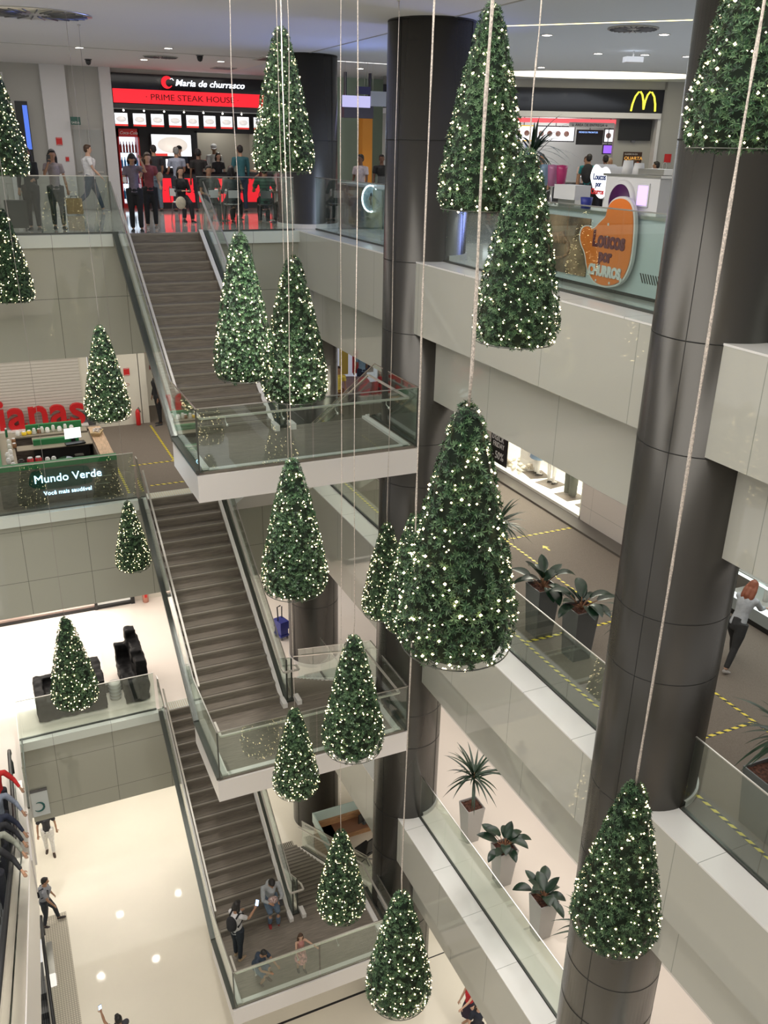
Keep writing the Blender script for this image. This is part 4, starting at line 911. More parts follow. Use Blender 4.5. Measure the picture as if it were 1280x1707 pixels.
for (x0, x1, za, zb, lb, m_, bd) in ((8.8, 9.54, 2.74, 3.0, 'white lilac directional sign hanging left, behind the ring kiosk', emat('lilac_sign', (.6, .58, .95), .8), 'PISO L3  \u2192'), (9.56, 10.1, 2.78, 3.12, 'grey directional sign hanging right, with pictograms', mat('grey_sign', (.48, .52, .62), .5), 'SAN. \u2191'), (9.18, 9.54, 3.04, 3.21, 'small navy hanging sign above the lilac one', mat('navy_sign', (.04, .04, .16), .5), '\u2191 14')):
    t = empty('hanging_sign', (x0, 22, za), 0, lb, 'sign'); b = MB(); b.box(0, x1-x0, 0, .04, 0, zb-za); b.build('panel', m_, t); b = MB()
    for q in (.1, .8): b.tube([((x1-x0)*q, .02, zb-za), ((x1-x0)*q, .02, 3.75-za)], .005, 4)
    b.build('hanger', M['steel'], t)['kind'] = 'stuff'

# ------------------------------------------------------------------ seats and tables of the diners
def chair(x, y, z, rz, lab, grp, m='darksteel', seatm='pil'):
    t = empty('cafe_chair', (x, y, z), rz, lab, 'chair', grp)
    b = MB(); b.lathe([(0, .44), (.19, .44), (.20, .455), (.19, .465), (0, .465)], (0, 0, 0), 20); b.build('seat', M[seatm], t)
    b = MB(); b.tube([(-.17, -.17, .46), (-.17, -.20, .70), (-.12, -.21, .82), (.12, -.21, .82), (.17, -.20, .70), (.17, -.17, .46)], .012, 6); b.build('back_frame', M[m], t)
    b = MB(); b.box(-.13, .13, -.215, -.20, .60, .78); b.build('backrest', M[seatm], t)
    for sx in (-1, 1):
        for sy in (-1, 1): b = MB(); b.tube([(sx*.14, sy*.14, .44), (sx*.18, sy*.18, 0)], .011, 6); b.build('leg', M[m], t)
    return t
def table(x, y, z, lab, grp):
    t = empty('cafe_table', (x, y, z), 0, lab, 'table', grp); b = MB(); b.lathe([(0, .72), (.36, .72), (.37, .735), (.36, .75), (0, .75)], (0, 0, 0), 28); b.build('tabletop', M['pil'], t)
    b = MB(); b.lathe([(.03, .02), (.03, .72)], (0, 0, 0), 12); b.build('pedestal', M['steel'], t); b = MB(); b.lathe([(.22, 0), (.22, .015), (.04, .03)], (0, 0, 0), 20); b.build('base', M['steel'], t)
table(5.95, 23.35, 0, 'round cafe table between the seated diners left of the hanging tree', 'cafe tables by the top railing'); table(7.4, 23.2, 0, 'round cafe table behind the far column edge', 'cafe tables by the top railing')
chair(4.95, 23.45, 0, R(-70), 'pale cafe chair under the woman with a cream bag', 'cafe chairs by the top railing'); chair(5.55, 22.75, 0, R(10), 'cafe chair under the man facing out, right of the stair', 'cafe chairs by the top railing'); chair(6.05, 22.6, 0, R(0), 'cafe chair under the dark-haired diner with back turned', 'cafe chairs by the top railing')
chair(6.85, 22.35, 0, R(-12), 'cafe chair with rounded grey back under the striped diner', 'cafe chairs by the top railing', seatm='darksteel'); chair(7.6, 22.25, 0, R(70), 'cafe chair tight against the far column', 'cafe chairs by the top railing'); chair(6.45, 24.1, 0, R(180), 'cafe chair on the far side of the round table', 'cafe chairs by the top railing')
su = empty('brown_box_case', (2.62, 25.9, 0), 0, 'brown box-shaped case standing on the floor behind the top railing', 'case'); b = MB(); b.box(-.2, .2, -.12, .12, .03, .42); b.build('body', mat('brown_case', (.28, .19, .09), .6), su); b = MB(); b.tube([(-.08, 0, .42), (-.08, 0, .47), (.08, 0, .47), (.08, 0, .42)], .01, 6); b.build('handle', M['black'], su)
su = empty('black_trolley_bag', (.95, 21.5, 0), 0, 'large dark wheeled bag beside the woman at left railing', 'suitcase'); b = MB(); b.box(-.22, .22, -.15, .15, .05, .62); b.build('body', M['black'], su); b = MB(); b.tube([(-.12, .1, .6), (-.12, .1, .95), (.12, .1, .95), (.12, .1, .6)], .01, 6); b.build('handle', M['steel'], su)
for sx in (-.17, .17): b = MB(); b.lathe([(0, -.02), (.04, -.02), (.04, .02), (0, .02)], (0, 0, 0), 12, xf=Matrix.Translation((sx, .1, .04)) @ Matrix.Rotation(PI/2, 4, 'Y')); b.build('wheel', M['darksteel'], su)

# ------------------------------------------------------------------ third floor: kiosk, red letters, shop windows
z3, z2, z1 = FZ[1], FZ[2], FZ[3]
ks = empty('health_food_kiosk', (-.24, 20.72, z3), 0, 'dark wood kiosk with green counter edge and lit sign behind the left railing', 'kiosk')
b = MB(); b.box(0, 2.66, .0, .45, 0, .90); b.box(0, .45, .45, 3.2, 0, .86); b.box(2.30, 2.66, .45, 2.9, 0, .86); b.box(0, 2.66, 2.75, 3.2, 0, .86); b.build('body', M['kioskdark'], ks)
b = MB(); b.box(-.02, 2.66, -.02, .12, .90, 1.03); b.box(-.02, .12, .12, 3.2, .90, 1.0); b.build('green_edge', M['green'], ks)
b = MB(); b.box(.9, 2.0, 1.9, 2.0, .86, 1.0); b.build('inner_green_edge', M['green'], ks)
b = MB(); b.box(.8, 2.2, 3.1, 3.2, .86, 1.05); b.build('inner_green_edge', M['green'], ks)
b = MB(); b.box(.12, 2.6, .12, .46, .86, .90); b.box(.12, .46, .46, 3.2, .86, .88); b.box(.9, 2.3, 1.6, 2.6, .84, .86); b.box(.5, .9, 1.6, 2.0, .84, .86); b.box(.46, 2.3, 2.7, 3.1, .84, .88); b.build('shelf_top', M['kioskshelf'], ks)
b = MB(); b.box(.9, 2.2, 1.65, 2.55, .0, .84); b.build('inner_cabinet', M['black'], ks)
b = MB(); b.box(2.34, 2.66, .46, 2.9, .88, .91); b.build('wood_worktop', mat('pale_wood_top', (.50, .34, .22), .45, noise=(5, .2, (8, 1, 1))), ks)
P_ = [(.60, .36), (1.98, .36), (2.08, .48), (2.0, .80), (1.9, .86), (.78, .86), (.66, .78)]
b = MB(); b.prism(smooth_outline(P_), 0, .02, 0, Matrix.Translation((0, 0, 0)) @ Matrix.Rotation(PI/2, 4, 'X')); sb_ = b.build('sign_board', mat('dark_teal_board', (.004, .05, .035), .3), ks)
neon = emat('blue_white_neon', (.50, .74, 1), 4)
text('sign_lettering', 'Mundo Verde', (.74, -.03, .54), .275, neon, sb_, ext=.006)
text('sign_lettering', 'Voc\u00ea mais saud\u00e1vel', (.92, -.03, .22), .14, neon, sb_, ext=.005)
b = MB(); b.box(2.0, 2.5, -.012, 0, .52, .53); b.box(2.1, 2.45, -.012, 0, .33, .34); b.build('panel_groove', M['steel'], ks)['kind'] = 'stuff'
pc = empty('till_monitor', (1.62, 22.55, z3+.88), R(8), 'bright white till monitor on the green edged kiosk', 'monitor')
b = MB(); b.box(-.20, .20, -.01, .02, .10, .36); b.build('display', M['whitelit'], pc); b = MB(); b.box(-.05, .05, 0, .08, 0, .12); b.build('stand', M['black'], pc); b = MB(); b.box(-.24, .24, -.26, -.06, 0, .03); b.build('keyboard', M['black'], pc)
bk = empty('sweets_basket', (2.24, 22.85, z3+.91), R(-20), 'small wicker basket of wrapped sweets on the kiosk corner', 'basket'); b = MB(); b.hexa([(-.10, -.16, 0), (.10, -.16, 0), (-.10, .16, 0), (.10, .16, 0), (-.13, -.2, .10), (.13, -.2, .10), (-.13, .2, .10), (.13, .2, .10)]); b.build('wicker_body', mat('wicker', (.45, .33, .18), .7, noise=(60, .4)), bk)
b = MB(); rn = random.Random(3)
for k in range(26): b.ball((rn.uniform(-.1, .1), rn.uniform(-.16, .16), .11+rn.random()*.03), .025, 6, 5)
b.build('sweets', mat('wrapped_sweets', (.62, .42, .36), .4, noise=(40, .6), col2=(.9, .85, .8)), bk)['kind'] = 'stuff'
jars = [('white-lidded supplement tub', (.75, .74, .70), .055, .13), ('dark supplement tub with black lid', (.03, .025, .02), .07, .16), ('red supplement tub', (.55, .02, .03), .075, .18), ('yellow packet', (.8, .55, .03), .06, .10), ('clear glass jar', (.55, .55, .48), .045, .16), ('slim green bottle', (.02, .12, .05), .03, .24), ('brown jar', (.22, .10, .04), .05, .12)]
jm = {}
for lb, c_, r_, h_ in jars: jm[lb] = mat('jar_'+lb.replace(' ', '_').replace('-', '_'), c_, .35)
rn = random.Random(5)
def jar(kind, x, y, where):
    lb, c_, r_, h_ = jars[kind]
    o = empty('supplement_jar', (x, y, z3+(.905 if where != 'back shelf' else .885)), 0, '%s among the goods on the kiosk %s' % (lb, where), 'jar', '%s on the kiosk %s' % (lb, where))
    b = MB(); b.lathe([(r_*.96, 0), (r_, .01), (r_, h_*.8), (r_*.7, h_*.88), (0, h_*.88)], (0, 0, 0), 12); b.build('jar_body', jm[lb], o)
    b = MB(); b.lathe([(r_*.75, h_*.88), (r_*.75, h_), (0, h_)], (0, 0, 0), 12); b.build('lid', M['pil'] if kind != 1 else M['black'], o)
for k in range(4): jar(0, -.02+.0*k+ (.07 if k % 2 else 0)+.05, 21.3+.22*k, 'left side')
for k in range(3): jar(0, .12, 20.95+.0*k+.13*k*.0+.0, 'left side') if k == 0 else None
jar(1, .12, 20.98, 'front counter') if False else None
jar(1, .30, 21.02, 'front counter'); jar(2, .50, 21.03, 'front counter'); jar(2, .68, 21.04, 'front counter'); jar(0, .88, 21.05, 'front counter'); jar(0, 1.02, 21.06, 'front counter')
for k, (x, kind) in enumerate(((.55, 3), (.68, 3), (.80, 4), (.92, 6), (.40, 0), (1.0, 4))): jar(kind, x-.05, 23.55+.06*(k % 2), 'back shelf')
for k in range(5): jar(4 if k % 2 else 0, 1.08+.15*k, 23.6+.05*(k % 2), 'back shelf')
for k in range(4): jar(6 if k % 2 else 4, .10+.12*(k % 2), 22.3+.2*k, 'left side')
jar(5, .08, 23.45, 'left side')
b = MB(); b.lathe([(.0, 0), (.06, 0), (.16, .05), (.17, .06), (0, .06)], (0, 0, 0), 24); o = b.build('black_bowl', M['blackgloss']); o.location = (1.28, 21.02, z3+.905); tag(o, 'shiny black bowl on the front counter of the kiosk', 'bowl')
b = MB(); b.box(-.1, .1, -.08, .08, 0, .12); o = b.build('clear_box', M['glass_clear']); o.location = (1.6, 21.03, z3+.905); tag(o, 'clear display box on the front counter of the kiosk', 'box')
# roller shutter and red letters
b = MB(); zz = 0
for k in range(38): b.box(-9, 2.3, 26.55+.0, 26.60, z3+.25+k*.09, z3+.25+k*.09+.075); b.box(-9, 2.3, 26.575, 26.61, z3+.25+k*.09+.075, z3+.25+k*.09+.09)
sh = struct('door_2', b, mat('pale_roller_shutter', (.62, .58, .52), .45), 'closed pale roller shutter behind the red letters')
b = MB(); b.box(-9, 2.35, 26.05, 26.6, z3, z3+.26); pt = b.build('letter_plinth', M['white']); tag(pt, 'low white plinth carrying the big red letters', 'plinth')
hv = text('shop_letters', 'havaianas', (2.33, 26.32, z3+.27), 1.27, mat('red_foam_letters', (.58, .012, .015), .5), None, ext=.07, align='RIGHT', bold=.022, sx=.98)
tag(hv, 'chunky red letters standing on the white plinth before the shutter', 'letters')
b = MB(); b.box(2.2, 2.55, 26.3, 26.55, z3, z3+.55); o = b.build('grey_bin', M['darksteel']); tag(o, 'dark bin on the floor beside the white plinth', 'bin')
ex2 = empty('fire_extinguisher', (3.83, 26.35, z3), 0, 'red fire extinguisher by the cream pillar behind the cord-hung tree', 'fire extinguisher'); b = MB(); b.lathe([(.06, 0), (.07, .02), (.07, .42), (.03, .5), (0, .5)], (0, 0, 0), 16); b.build('cylinder', M['red'], ex2); b = MB(); b.tube([(0, 0, .5), (.03, 0, .56), (.09, -.02, .4)], .012, 6); b.build('hose', M['black'], ex2)

# right gallery shop window
b = MB(); b.box(12.0, 13.3, 15.08, 19.2, z3, z3+.12); b.box(13.2, 13.3, 15.08, 19.2, z3+.12, z3+3.7); b.box(12.0, 13.3, 15.08, 15.12, z3, z3+3.7); b.box(12.0, 13.3, 19.16, 19.2, z3, z3+3.7); struct('wall_shop_window_niche', b, mat('warm_white_niche', (.86, .83, .76), .5))
b = MB(); b.box(12.0, 12.012, 15.1, 19.2, z3+.1, z3+3.6); struct('window_1', b, M['glass_clear'], 'tall shop window pane on the right gallery')
area('shop_window_light', (12.6, 17.1, z3+3.6), 1.0, 3.8, 330, (1, .95, .85))
po = empty('sale_poster', (12.0, 18.33, z3+.22), 0, 'black sale poster with white lettering at the left end of the shop window', 'poster'); b = MB(); b.box(-.012, 0, 0, .84, 0, 1.7); bs_ = b.build('sheet', mat('black_poster', (.015, .015, .017), .5), po)
text('poster_lettering', 'black', (-.016, .80, .62), .36, M['pil'], bs_, rot=RT, sx=.80, shear=.25); text('poster_lettering', 'FRIDAY', (-.016, .72, .44), .20, M['pil'], bs_, rot=RT, sx=.85); text('poster_lettering', '- 50%', (-.016, .74, .12), .30, M['pil'], bs_, rot=RT, sx=.85)
def mannequin(x, y, rz, lower, lab, col):
    t = empty('mannequin', (x, y, z3+.12), rz, lab, 'mannequin', None)
    b = MB(); b.box(-.28, .28, -.28, .28, 0, .012); b.build('base_plate', M['kioskdark'], t)
    b = MB()
    for sx in (-1, 1): b.tube([(sx*.10, 0, .86), (sx*.095, .01, .48), (sx*.085, .0, .25), (sx*.075, 0, .08), (sx*.075, -.12, .03)], [.085, .055, .052, .032, .028], 12)
    b.tube([(0, 0, .82), (0, 0, 1.0), (0, 0, 1.12), (0, 0, 1.35), (0, 0, 1.42), (0, 0, 1.5)], [(.15, .10), (.14, .10), (.10, .08), (.16, .09), (.06, .05), (.045, .045)], 14)
    for sx in (-1, 1): b.tube([(sx*.16, 0, 1.38), (sx*.22, .02, 1.10), (sx*.22, -.08, .86)], [.045, .035, .025], 8)
    b.ball((0, -.01, 1.62), (.08, .10, .12), 14, 10); b.build('body', M['slabwhite'], t)
    if lower == 'skirt': b = MB(); b.lathe([(.26, .48), (.22, .7), (.16, .95), (.14, 1.02)], (0, 0, 0), 20, sy=.75, cap=False); b.build('skirt', mat(col[0], col[1], .8), t)
    if lower == 'trousers':
        b = MB()
        for sx in (-1, 1): b.tube([(sx*.09, 0, .95), (sx*.10, 0, .5), (sx*.095, 0, .07)], [.115, .105, .10], 12)
        b.build('trousers', mat(col[0], col[1], .8), t)
    if lower != 'none': b = MB(); b.tube([(0, 0, .98), (0, 0, 1.12), (0, 0, 1.35), (0, 0, 1.43)], [(.16, .11), (.13, .10), (.18, .11), (.08, .07)], 14); b.build('top', mat(col[0]+'_top', col[2], .8), t)
    if lower != 'trousers':
        b = MB()
        for sx in (-1, 1): b.tube([(sx*.075, .02, .04), (sx*.075, -.06, .025), (sx*.075, -.14, .02)], [.035, .036, .03], 8); b.tube([(sx*.075, .04, .06), (sx*.075, .05, .0)], .01, 6)
        b.build('shoes', M['black'], t)
    return t
mannequin(12.62, 17.85, R(80), 'skirt', 'mannequin in a blue denim skirt in the lit shop window', ('denim_skirt', (.16, .24, .33), (.8, .78, .75)))
mannequin(12.60, 17.15, R(100), 'none', 'bare white mannequin with black heels in the lit shop window', ('none', (1, 1, 1), (1, 1, 1)))
mannequin(12.55, 16.25, R(90), 'trousers', 'mannequin in wide dark grey-green trousers in the shop window', ('dark_trousers', (.09, .10, .085), (.7, .68, .6)))
mannequin(12.60, 15.45, R(90), 'skirt', 'white dressed mannequin at the right end of the shop window', ('white_dress', (.75, .73, .7), (.75, .73, .7)))
b = MB(); b.box(-.2, .2, -.2, .2, 0, .75); o = b.build('display_cube', M['slabwhite']); o.location = (12.75, 18.35, z3+.12); tag(o, 'tall white display cube between poster and denim skirt', 'display stand')
b = MB(); rn = random.Random(2)
for k in range(24): b.ball((rn.uniform(-.3, .3), rn.uniform(-.4, .4), rn.uniform(.05, .22)), (rn.uniform(.06, .1), rn.uniform(.06, .1), .05), 7, 5)
o = b.build('dried_arrangement', mat('straw_flowers', (.60, .47, .33), .8, noise=(30, .4), col2=(.85, .8, .7))); o.location = (12.5, 18.45, z3+.12); tag(o, 'heap of straw coloured decorations on the shop window floor', 'decoration', kind='stuff')
# chilled cabinet on the far right
fz = empty('chilled_display_case', (12.0, 8.2, z3), 0, 'brightly lit chilled display case behind the red-haired woman', 'display case')
b = MB(); b.box(.0, .75, 0, 2.25, .12, .42); b.box(.65, .75, 0, 2.25, .42, 1.7); b.box(0, .75, 0, 2.25, 1.62, 1.74); b.build('cabinet', mat('case_grey', (.30, .33, .33), .3), fz)
b = MB(); b.box(.03, .7, 0, 2.25, 0, .12); b.build('plinth', M['black'], fz); b = MB(); b.box(.0, .7, 0, 2.25, .42, .46); b.box(.1, .65, 0, 2.25, .85, .87); b.box(.1, .65, 0, 2.25, 1.22, 1.24); b.build('shelf', M['slabwhite'], fz)
b = MB(); b.box(.10, .16, .02, 2.2, 1.56, 1.60); b.box(.04, .10, .02, 2.2, 1.70, 1.73); b.build('tube_light', emat('case_light', (.9, 1, 1), 5), fz); b = MB(); b.box(-.005, .0, 0, 2.25, .46, 1.62); b.build('glass_front', M['glass_clear'], fz); b = MB(); b.box(.635, .65, .02, 2.23, .5, 1.6); b.build('added_back_glow', emat('case_back_glow', (.75, .95, .9), .7), fz); b = MB(); b.box(-.01, .02, 0, 2.25, .36, .46); b.box(-.01, .02, 0, 2.25, .84, .88); b.box(-.01, .02, 0, 2.25, 1.21, 1.25); b.build('added_shelf_edge_glow', emat('edge_glow', (.9, 1, .97), 1.6), fz)  # glowing back and shelf edges added to brighten the case
rn = random.Random(8)
for k in range(14):
    b = MB(); b.lathe([(.045, 0), (.045, .2), (.02, .26), (0, .26)], (0, 0, 0), 10); o = b.build('drink_carton', M['darksteel'] if k % 3 else M['slabwhite']); o.location = (12.35, 8.4+.13*k, z3+.872); tag(o, 'dark bottle in the row inside the chilled display case', 'bottle', 'bottles in the chilled display case')
b = MB(); b.lathe([(.05, 0), (.05, .3), (0, .3)], (0, 0, 0), 12); o = b.build('white_bottle', M['slabwhite']); o.location = (12.25, 9.85, z3+.465); tag(o, 'upright white bottle on the lower shelf of the chilled case', 'bottle')
area('case_lamp', (11.9, 9.3, z3+3.5), 1, 2.5, 45, (.9, 1, .98))
b = MB(); b.box(12.2, 16, 5.5, 5.7, z3, z3+3.5); b.box(13.5, 13.7, 5.5, 11, z3, z3+3.5); struct('wall_right_third_shop', b, M['wallgrey'])
# far corner of third floor seen under the railing
b = MB(); b.box(9.6, 16, 29.0, 29.2, z3, z3+3.6); struct('wall_far_third', b, M['wallgrey'])
bw = empty('lit_shopfront', (10.3, 28.6, z3), 0, 'small bright shopfront seen between the far and middle columns', 'shopfront')
b = MB(); b.box(0, 2.6, .2, .3, 0, 3.0); b.build('back_panel', mat('shopfront_back', (.5, .5, .55), .5, emit=((.7, .75, .9), .35)), bw)
for k in range(5): b = MB(); b.box(.1+.5*k, .4+.5*k, .1, .2, .4, 1.7); b.build('hanging_clothes', mat('clothes_%s' % ['white', 'blue', 'yellow', 'red', 'dark'][k], [(.8, .8, .85), (.15, .3, .6), (.7, .5, .1), (.5, .05, .05), (.05, .05, .07)][k], .8), bw)
b = MB(); b.lathe([(.8, 0), (1.0, .55), (.85, .75), (0, .8)], (0, 0, 0), 24, sy=.6); o = b.build('covered_kiosk', mat('dusty_pink_cover', (.36, .24, .26), .7)); o.location = (10.7, 26.6, z3); tag(o, 'rounded dusty pink covered stand beyond the far column', 'stand')
b = MB(); b.box(0, 1.6, 0, .5, 0, .9); o = b.build('dark_red_block', mat('dark_red_panel', (.17, .03, .025), .4)); o.location = (9.2, 19.2, z3); tag(o, 'dark red block seen through the top landing glass', 'counter')  # plain dark red box

# ------------------------------------------------------------------ second floor
M['cloth'] = mat('black_dust_sheet', (.006, .0055, .006), .6, noise=(8, .4), spec=.2)
def covered(name, boxes, loc, rz, lab, cat):
    b = MB()
    for bx in boxes: b.box(*bx)
    o = b.build(name, M['cloth']); o.location = loc; o.rotation_euler = (0, 0, rz)
    r = o.modifiers.new('r', 'REMESH'); r.mode = 'VOXEL'; r.voxel_size = .035; r.use_smooth_shade = True
    s_ = o.modifiers.new('s', 'SMOOTH'); s_.iterations = 4; s_.factor = .6
    tx = bpy.data.textures.new(name+'_folds', 'CLOUDS'); tx.noise_scale = .22; d_ = o.modifiers.new('d', 'DISPLACE'); d_.texture = tx; d_.strength = .09; d_.mid_level = .5; d_.texture_coords = 'GLOBAL'
    tag(o, lab, cat); return o
covered('covered_sofa', [(0, 1.75, 0, 1.35, .0, .44), (0, .24, .08, 1.2, .4, .62), (0, 1.6, 1.15, 1.35, .3, .62), (0, 1.75, 0, .12, .3, .52), (1.32, 1.75, 0, 1.35, .3, .88)], (-.22, 20.82, z2+.04), 0, 'low sofa wrapped in a black dust sheet, behind the tree at left', 'sofa')
covered('covered_armchair', [(0, .65, 0, 1.75, .0, .46), (.36, .66, .2, 1.75, .3, 1.12), (0, .66, 1.55, 1.75, .3, .95), (0, .66, 0, .18, .3, .62), (.3, .62, .55, .80, .9, 1.25), (.30, .60, 1.45, 1.75, .9, 1.4)], (2.02, 20.80, z2+.04), 0, 'tall armchair wrapped in a black dust sheet, nearest the lowest stair head', 'armchair')
b = MB(); b.box(1.5, 2.1, 21.6, 21.75, z2, z2+.25); o = b.build('dark_low_block', M['black']); tag(o, 'low dark block on the floor between the two covered seats', 'block')
tb = empty('clear_waste_bin', (1.80, 21.25, z2), 0, 'round translucent ribbed stool-like bin between the covered seats', 'bin'); b = MB(); b.lathe([(.14, 0), (.16, .5), (.15, .52), (0, .52)], (0, 0, 0), 24); b.build('body', mat('translucent_plastic', (.62, .60, .56), .25), tb)
b = MB()
for k in range(4): b.lathe([(.15+.004*k, .08+.11*k), (.163+.003*k, .09+.11*k), (.15+.004*k, .10+.11*k)], (0, 0, 0), 24, cap=False)
b.build('rib', M['pil'], tb)['kind'] = 'stuff'
# jewellery shop front
b = MB(); b.box(-4, 3.2, 26.55, 26.75, z2, z2+.09); b.box(1.93, 2.02, 26.52, 26.7, z2, z2+3.3); b.box(3.08, 3.2, 26.52, 26.7, z2, z2+3.3); struct('trim_shopfront_frame', b, M['black'])
b = MB(); b.box(-4, 1.93, 26.60, 27.6, z2, z2+.16); struct('wall_display_base', b, mat('display_fabric', (.50, .38, .33), .7))
b = MB(); b.box(-4, 3.2, 27.6, 27.7, z2, z2+3.5); b.box(2.0, 3.1, 26.68, 26.72, z2+.07, z2+3.4); struct('wall_shop_interior', b, emat('lit_shop_interior', (1, .93, .80), .55))
area('jewellery_window_light', (-.5, 27.0, z2+3.3), 5, .6, 260, (1, .95, .88))
rn = random.Random(4)
for k, (x, lb) in enumerate(((-.75, 'leftmost'), (-.25, 'second'), (.25, 'third'), (.8, 'fourth'), (1.25, 'fifth'), (1.7, 'rightmost'))):
    t = empty('jewellery_tray', (x, 26.85, z2+.16), 0, 'white tray of jewellery in the lit shop window, %s along the window' % lb, 'jewellery tray', 'trays in the jewellery window'); b = MB(); b.box(-.16, .16, -.1, .1, 0, .03); b.build('tray', M['slabwhite'], t)
    b = MB()
    for j in range(10): b.ball((rn.uniform(-.13, .13), rn.uniform(-.08, .08), .045), .018, 6, 5)
    b.build('jewels', M['steel'], t)['kind'] = 'stuff'
t = empty('shop_picture', (-1.0, 26.7, z2+.42), 0, 'framed pinkish picture with dark ring in the second floor shop window', 'picture'); b = MB(); b.box(0, .9, 0, .03, 0, 1.1); b.build('sheet', mat('pinkish_picture', (.55, .45, .42), .5, emit=((.7, .6, .55), .3)), t); b = MB(); b.tube([(.42+.15*math.cos(2*PI*k/20), -.01, .45+.18*math.sin(2*PI*k/20)) for k in range(21)], .025, 6); b.build('ring', M['chan'], t)
ex3 = empty('fire_extinguisher', (3.55, 26.5, z2), 0, 'fire extinguisher beside the second floor shop window', 'fire extinguisher'); b = MB(); b.lathe([(.09, 0), (.10, .02), (.10, .42), (.05, .5), (0, .52)], (0, 0, 0), 16); b.build('cylinder', mat('pale_red_enamel', (.55, .25, .18), .4), ex3); b = MB(); b.box(-.04, .04, -.105, -.09, .2, .32); b.build('label_plate', M['red'], ex3)
cb = empty('cleaning_cart', (7.0, 22.6, z2), R(15), 'small blue cleaning trolley left of the far column', 'trolley'); b = MB(); b.box(-.14, .16, -.2, .2, .10, .16); b.box(-.14, .16, -.2, .2, .35, .62); b.build('tub', M['blue'], cb); b = MB(); b.tube([(-.1, 0, .6), (-.12, 0, 1.1), (0, 0, 1.12)], .02, 6); b.tube([(.1, .1, .5), (.12, .12, 1.0)], .018, 6); b.build('handle', M['black'], cb)
for sx in (-.1, .12):
    for sy in (-.16, .16): b = MB(); b.lathe([(0, -.015), (.05, -.015), (.05, .015), (0, .015)], (0, 0, 0), 12, xf=Matrix.Translation((sx, sy, .05)) @ Matrix.Rotation(PI/2, 4, 'Y')); b.build('wheel', M['darksteel'], cb)
b = MB()
for xx in (.12,): b.box(-.12, .14, -.18, .18, .16, .35)
b.build('bucket', M['blue'], cb)
t = empty('hanging_poster', (-.70, 20.21, z2-2.42), 0, 'white poster with dark green swirl under the left end of the second floor', 'poster'); b = MB(); b.box(0, .42, -.012, 0, 0, .78); b.build('sheet', mat('grey_white_sheet', (.62, .66, .66), .5), t); b = MB(); b.box(0, .42, -.02, 0, .78, .86); b.build('clip_bar', M['darksteel'], t)
b = MB(); b.tube([(.16+.13*math.cos(R(a)), -.016, .30+.14*math.sin(R(a))) for a in range(-140, 130, 15)], [.008+.022*math.sin(PI*k/17) for k in range(18)], 6); b.build('swirl_logo', mat('teal_swirl', (.02, .12, .11), .5), t)

# ------------------------------------------------------------------ escalators on the left
def escalator(name, xc, yb, zb, up, length_z, lab, flat=2.6):
    """yb, zb: point where the steps begin; the run goes towards the camera (-y), rising when up=1"""
    t = empty(name, (xc, yb, zb), 0, lab, 'escalator'); sl = .56*up; dy = length_z/.56; W = .5
    def P(y, z): return (y, z)
    b = MB(); st = .40; n = int(dy/st)
    for k in range(n):
        y = -st*k; z = sl*st*k
        if up > 0: b.box(-W, W, y-st, y, z-.25, z+.22*.0+.005)
        else: b.box(-W, W, y-st, y, z-.25, z)
    b.box(-W, W, 0, flat-1.0, -.05, .004); b.build('steps', mat('escalator_step', (.13, .135, .14), .35, metal=.5, seams=[(0, .05, 0, .015)], seamcol=(.03, .03, .03)), t)
    for sx in (-1, 1):
        x = sx*(W+.10); dirn = 'inner'
        q = MB(); h = .90
        q.hexa([(x-.008, 0, .05), (x+.008, 0, .05), (x-.008, -dy, sl*dy+.05), (x+.008, -dy, sl*dy+.05), (x-.008, 0, h), (x+.008, 0, h), (x-.008, -dy, sl*dy+h), (x+.008, -dy, sl*dy+h)])
        q.hexa([(x-.008, 0, .05), (x+.008, 0, .05), (x-.008, flat-.35, .05), (x+.008, flat-.35, .05), (x-.008, 0, h), (x+.008, 0, h), (x-.008, flat-.35, h), (x+.008, flat-.35, h)])
        q.build('balustrade_glass', M['glass'], t)
        q = MB(); pts = [(x, -dy, sl*dy+h+.03), (x, -.25, sl*.25+h+.03), (x, .15, h+.03), (x, flat-.5, h+.03), (x, flat-.28, h-.03), (x, flat-.18, h-.2), (x, flat-.2, h-.45), (x, flat-.4, h-.62)]
        q.tube(pts, [(.042, .03)]*len(pts), 10); q.build('handrail', M['black'], t)
        q = MB(); x0, x1 = sorted((x+sx*.02, x+sx*.17)); x2, x3 = sorted((x-sx*.02, x-sx*.10))
        for (xa, xb) in ((x0, x1), (x2, x3)):
            q.hexa([(xa, 0, -.1), (xb, 0, -.1), (xa, -dy, sl*dy-.1), (xb, -dy, sl*dy-.1), (xa, 0, .14), (xb, 0, .14), (xa, -dy, sl*dy+.14), (xb, -dy, sl*dy+.14)])
            q.hexa([(xa, 0, -.1), (xb, 0, -.1), (xa, flat-.5, -.1), (xb, flat-.5, -.1), (xa, 0, .12), (xb, 0, .12), (xa, flat-.5, .12), (xb, flat-.5, .12)])
        q.build('deck_panel', M['steel'], t)
    q = MB(); X = W+.285; d = 1.35
    for (xa, xb) in ((-X, -X+.02), (X-.02, X)):
        q.hexa([(xa, 0, -d), (xb, 0, -d), (xa, -dy, sl*dy-d), (xb, -dy, sl*dy-d), (xa, 0, .10), (xb, 0, .10), (xa, -dy, sl*dy+.10), (xb, -dy, sl*dy+.10)])
    q.build('side_cladding', M['slabwhite'], t)
    q = MB(); q.hexa([(-X, 0, -d-.02), (X, 0, -d-.02), (-X, -dy, sl*dy-d-.02), (X, -dy, sl*dy-d-.02), (-X, 0, -d), (X, 0, -d), (-X, -dy, sl*dy-d), (X, -dy, sl*dy-d)]); q.build('underside', M['slabwhite'], t)
    return t
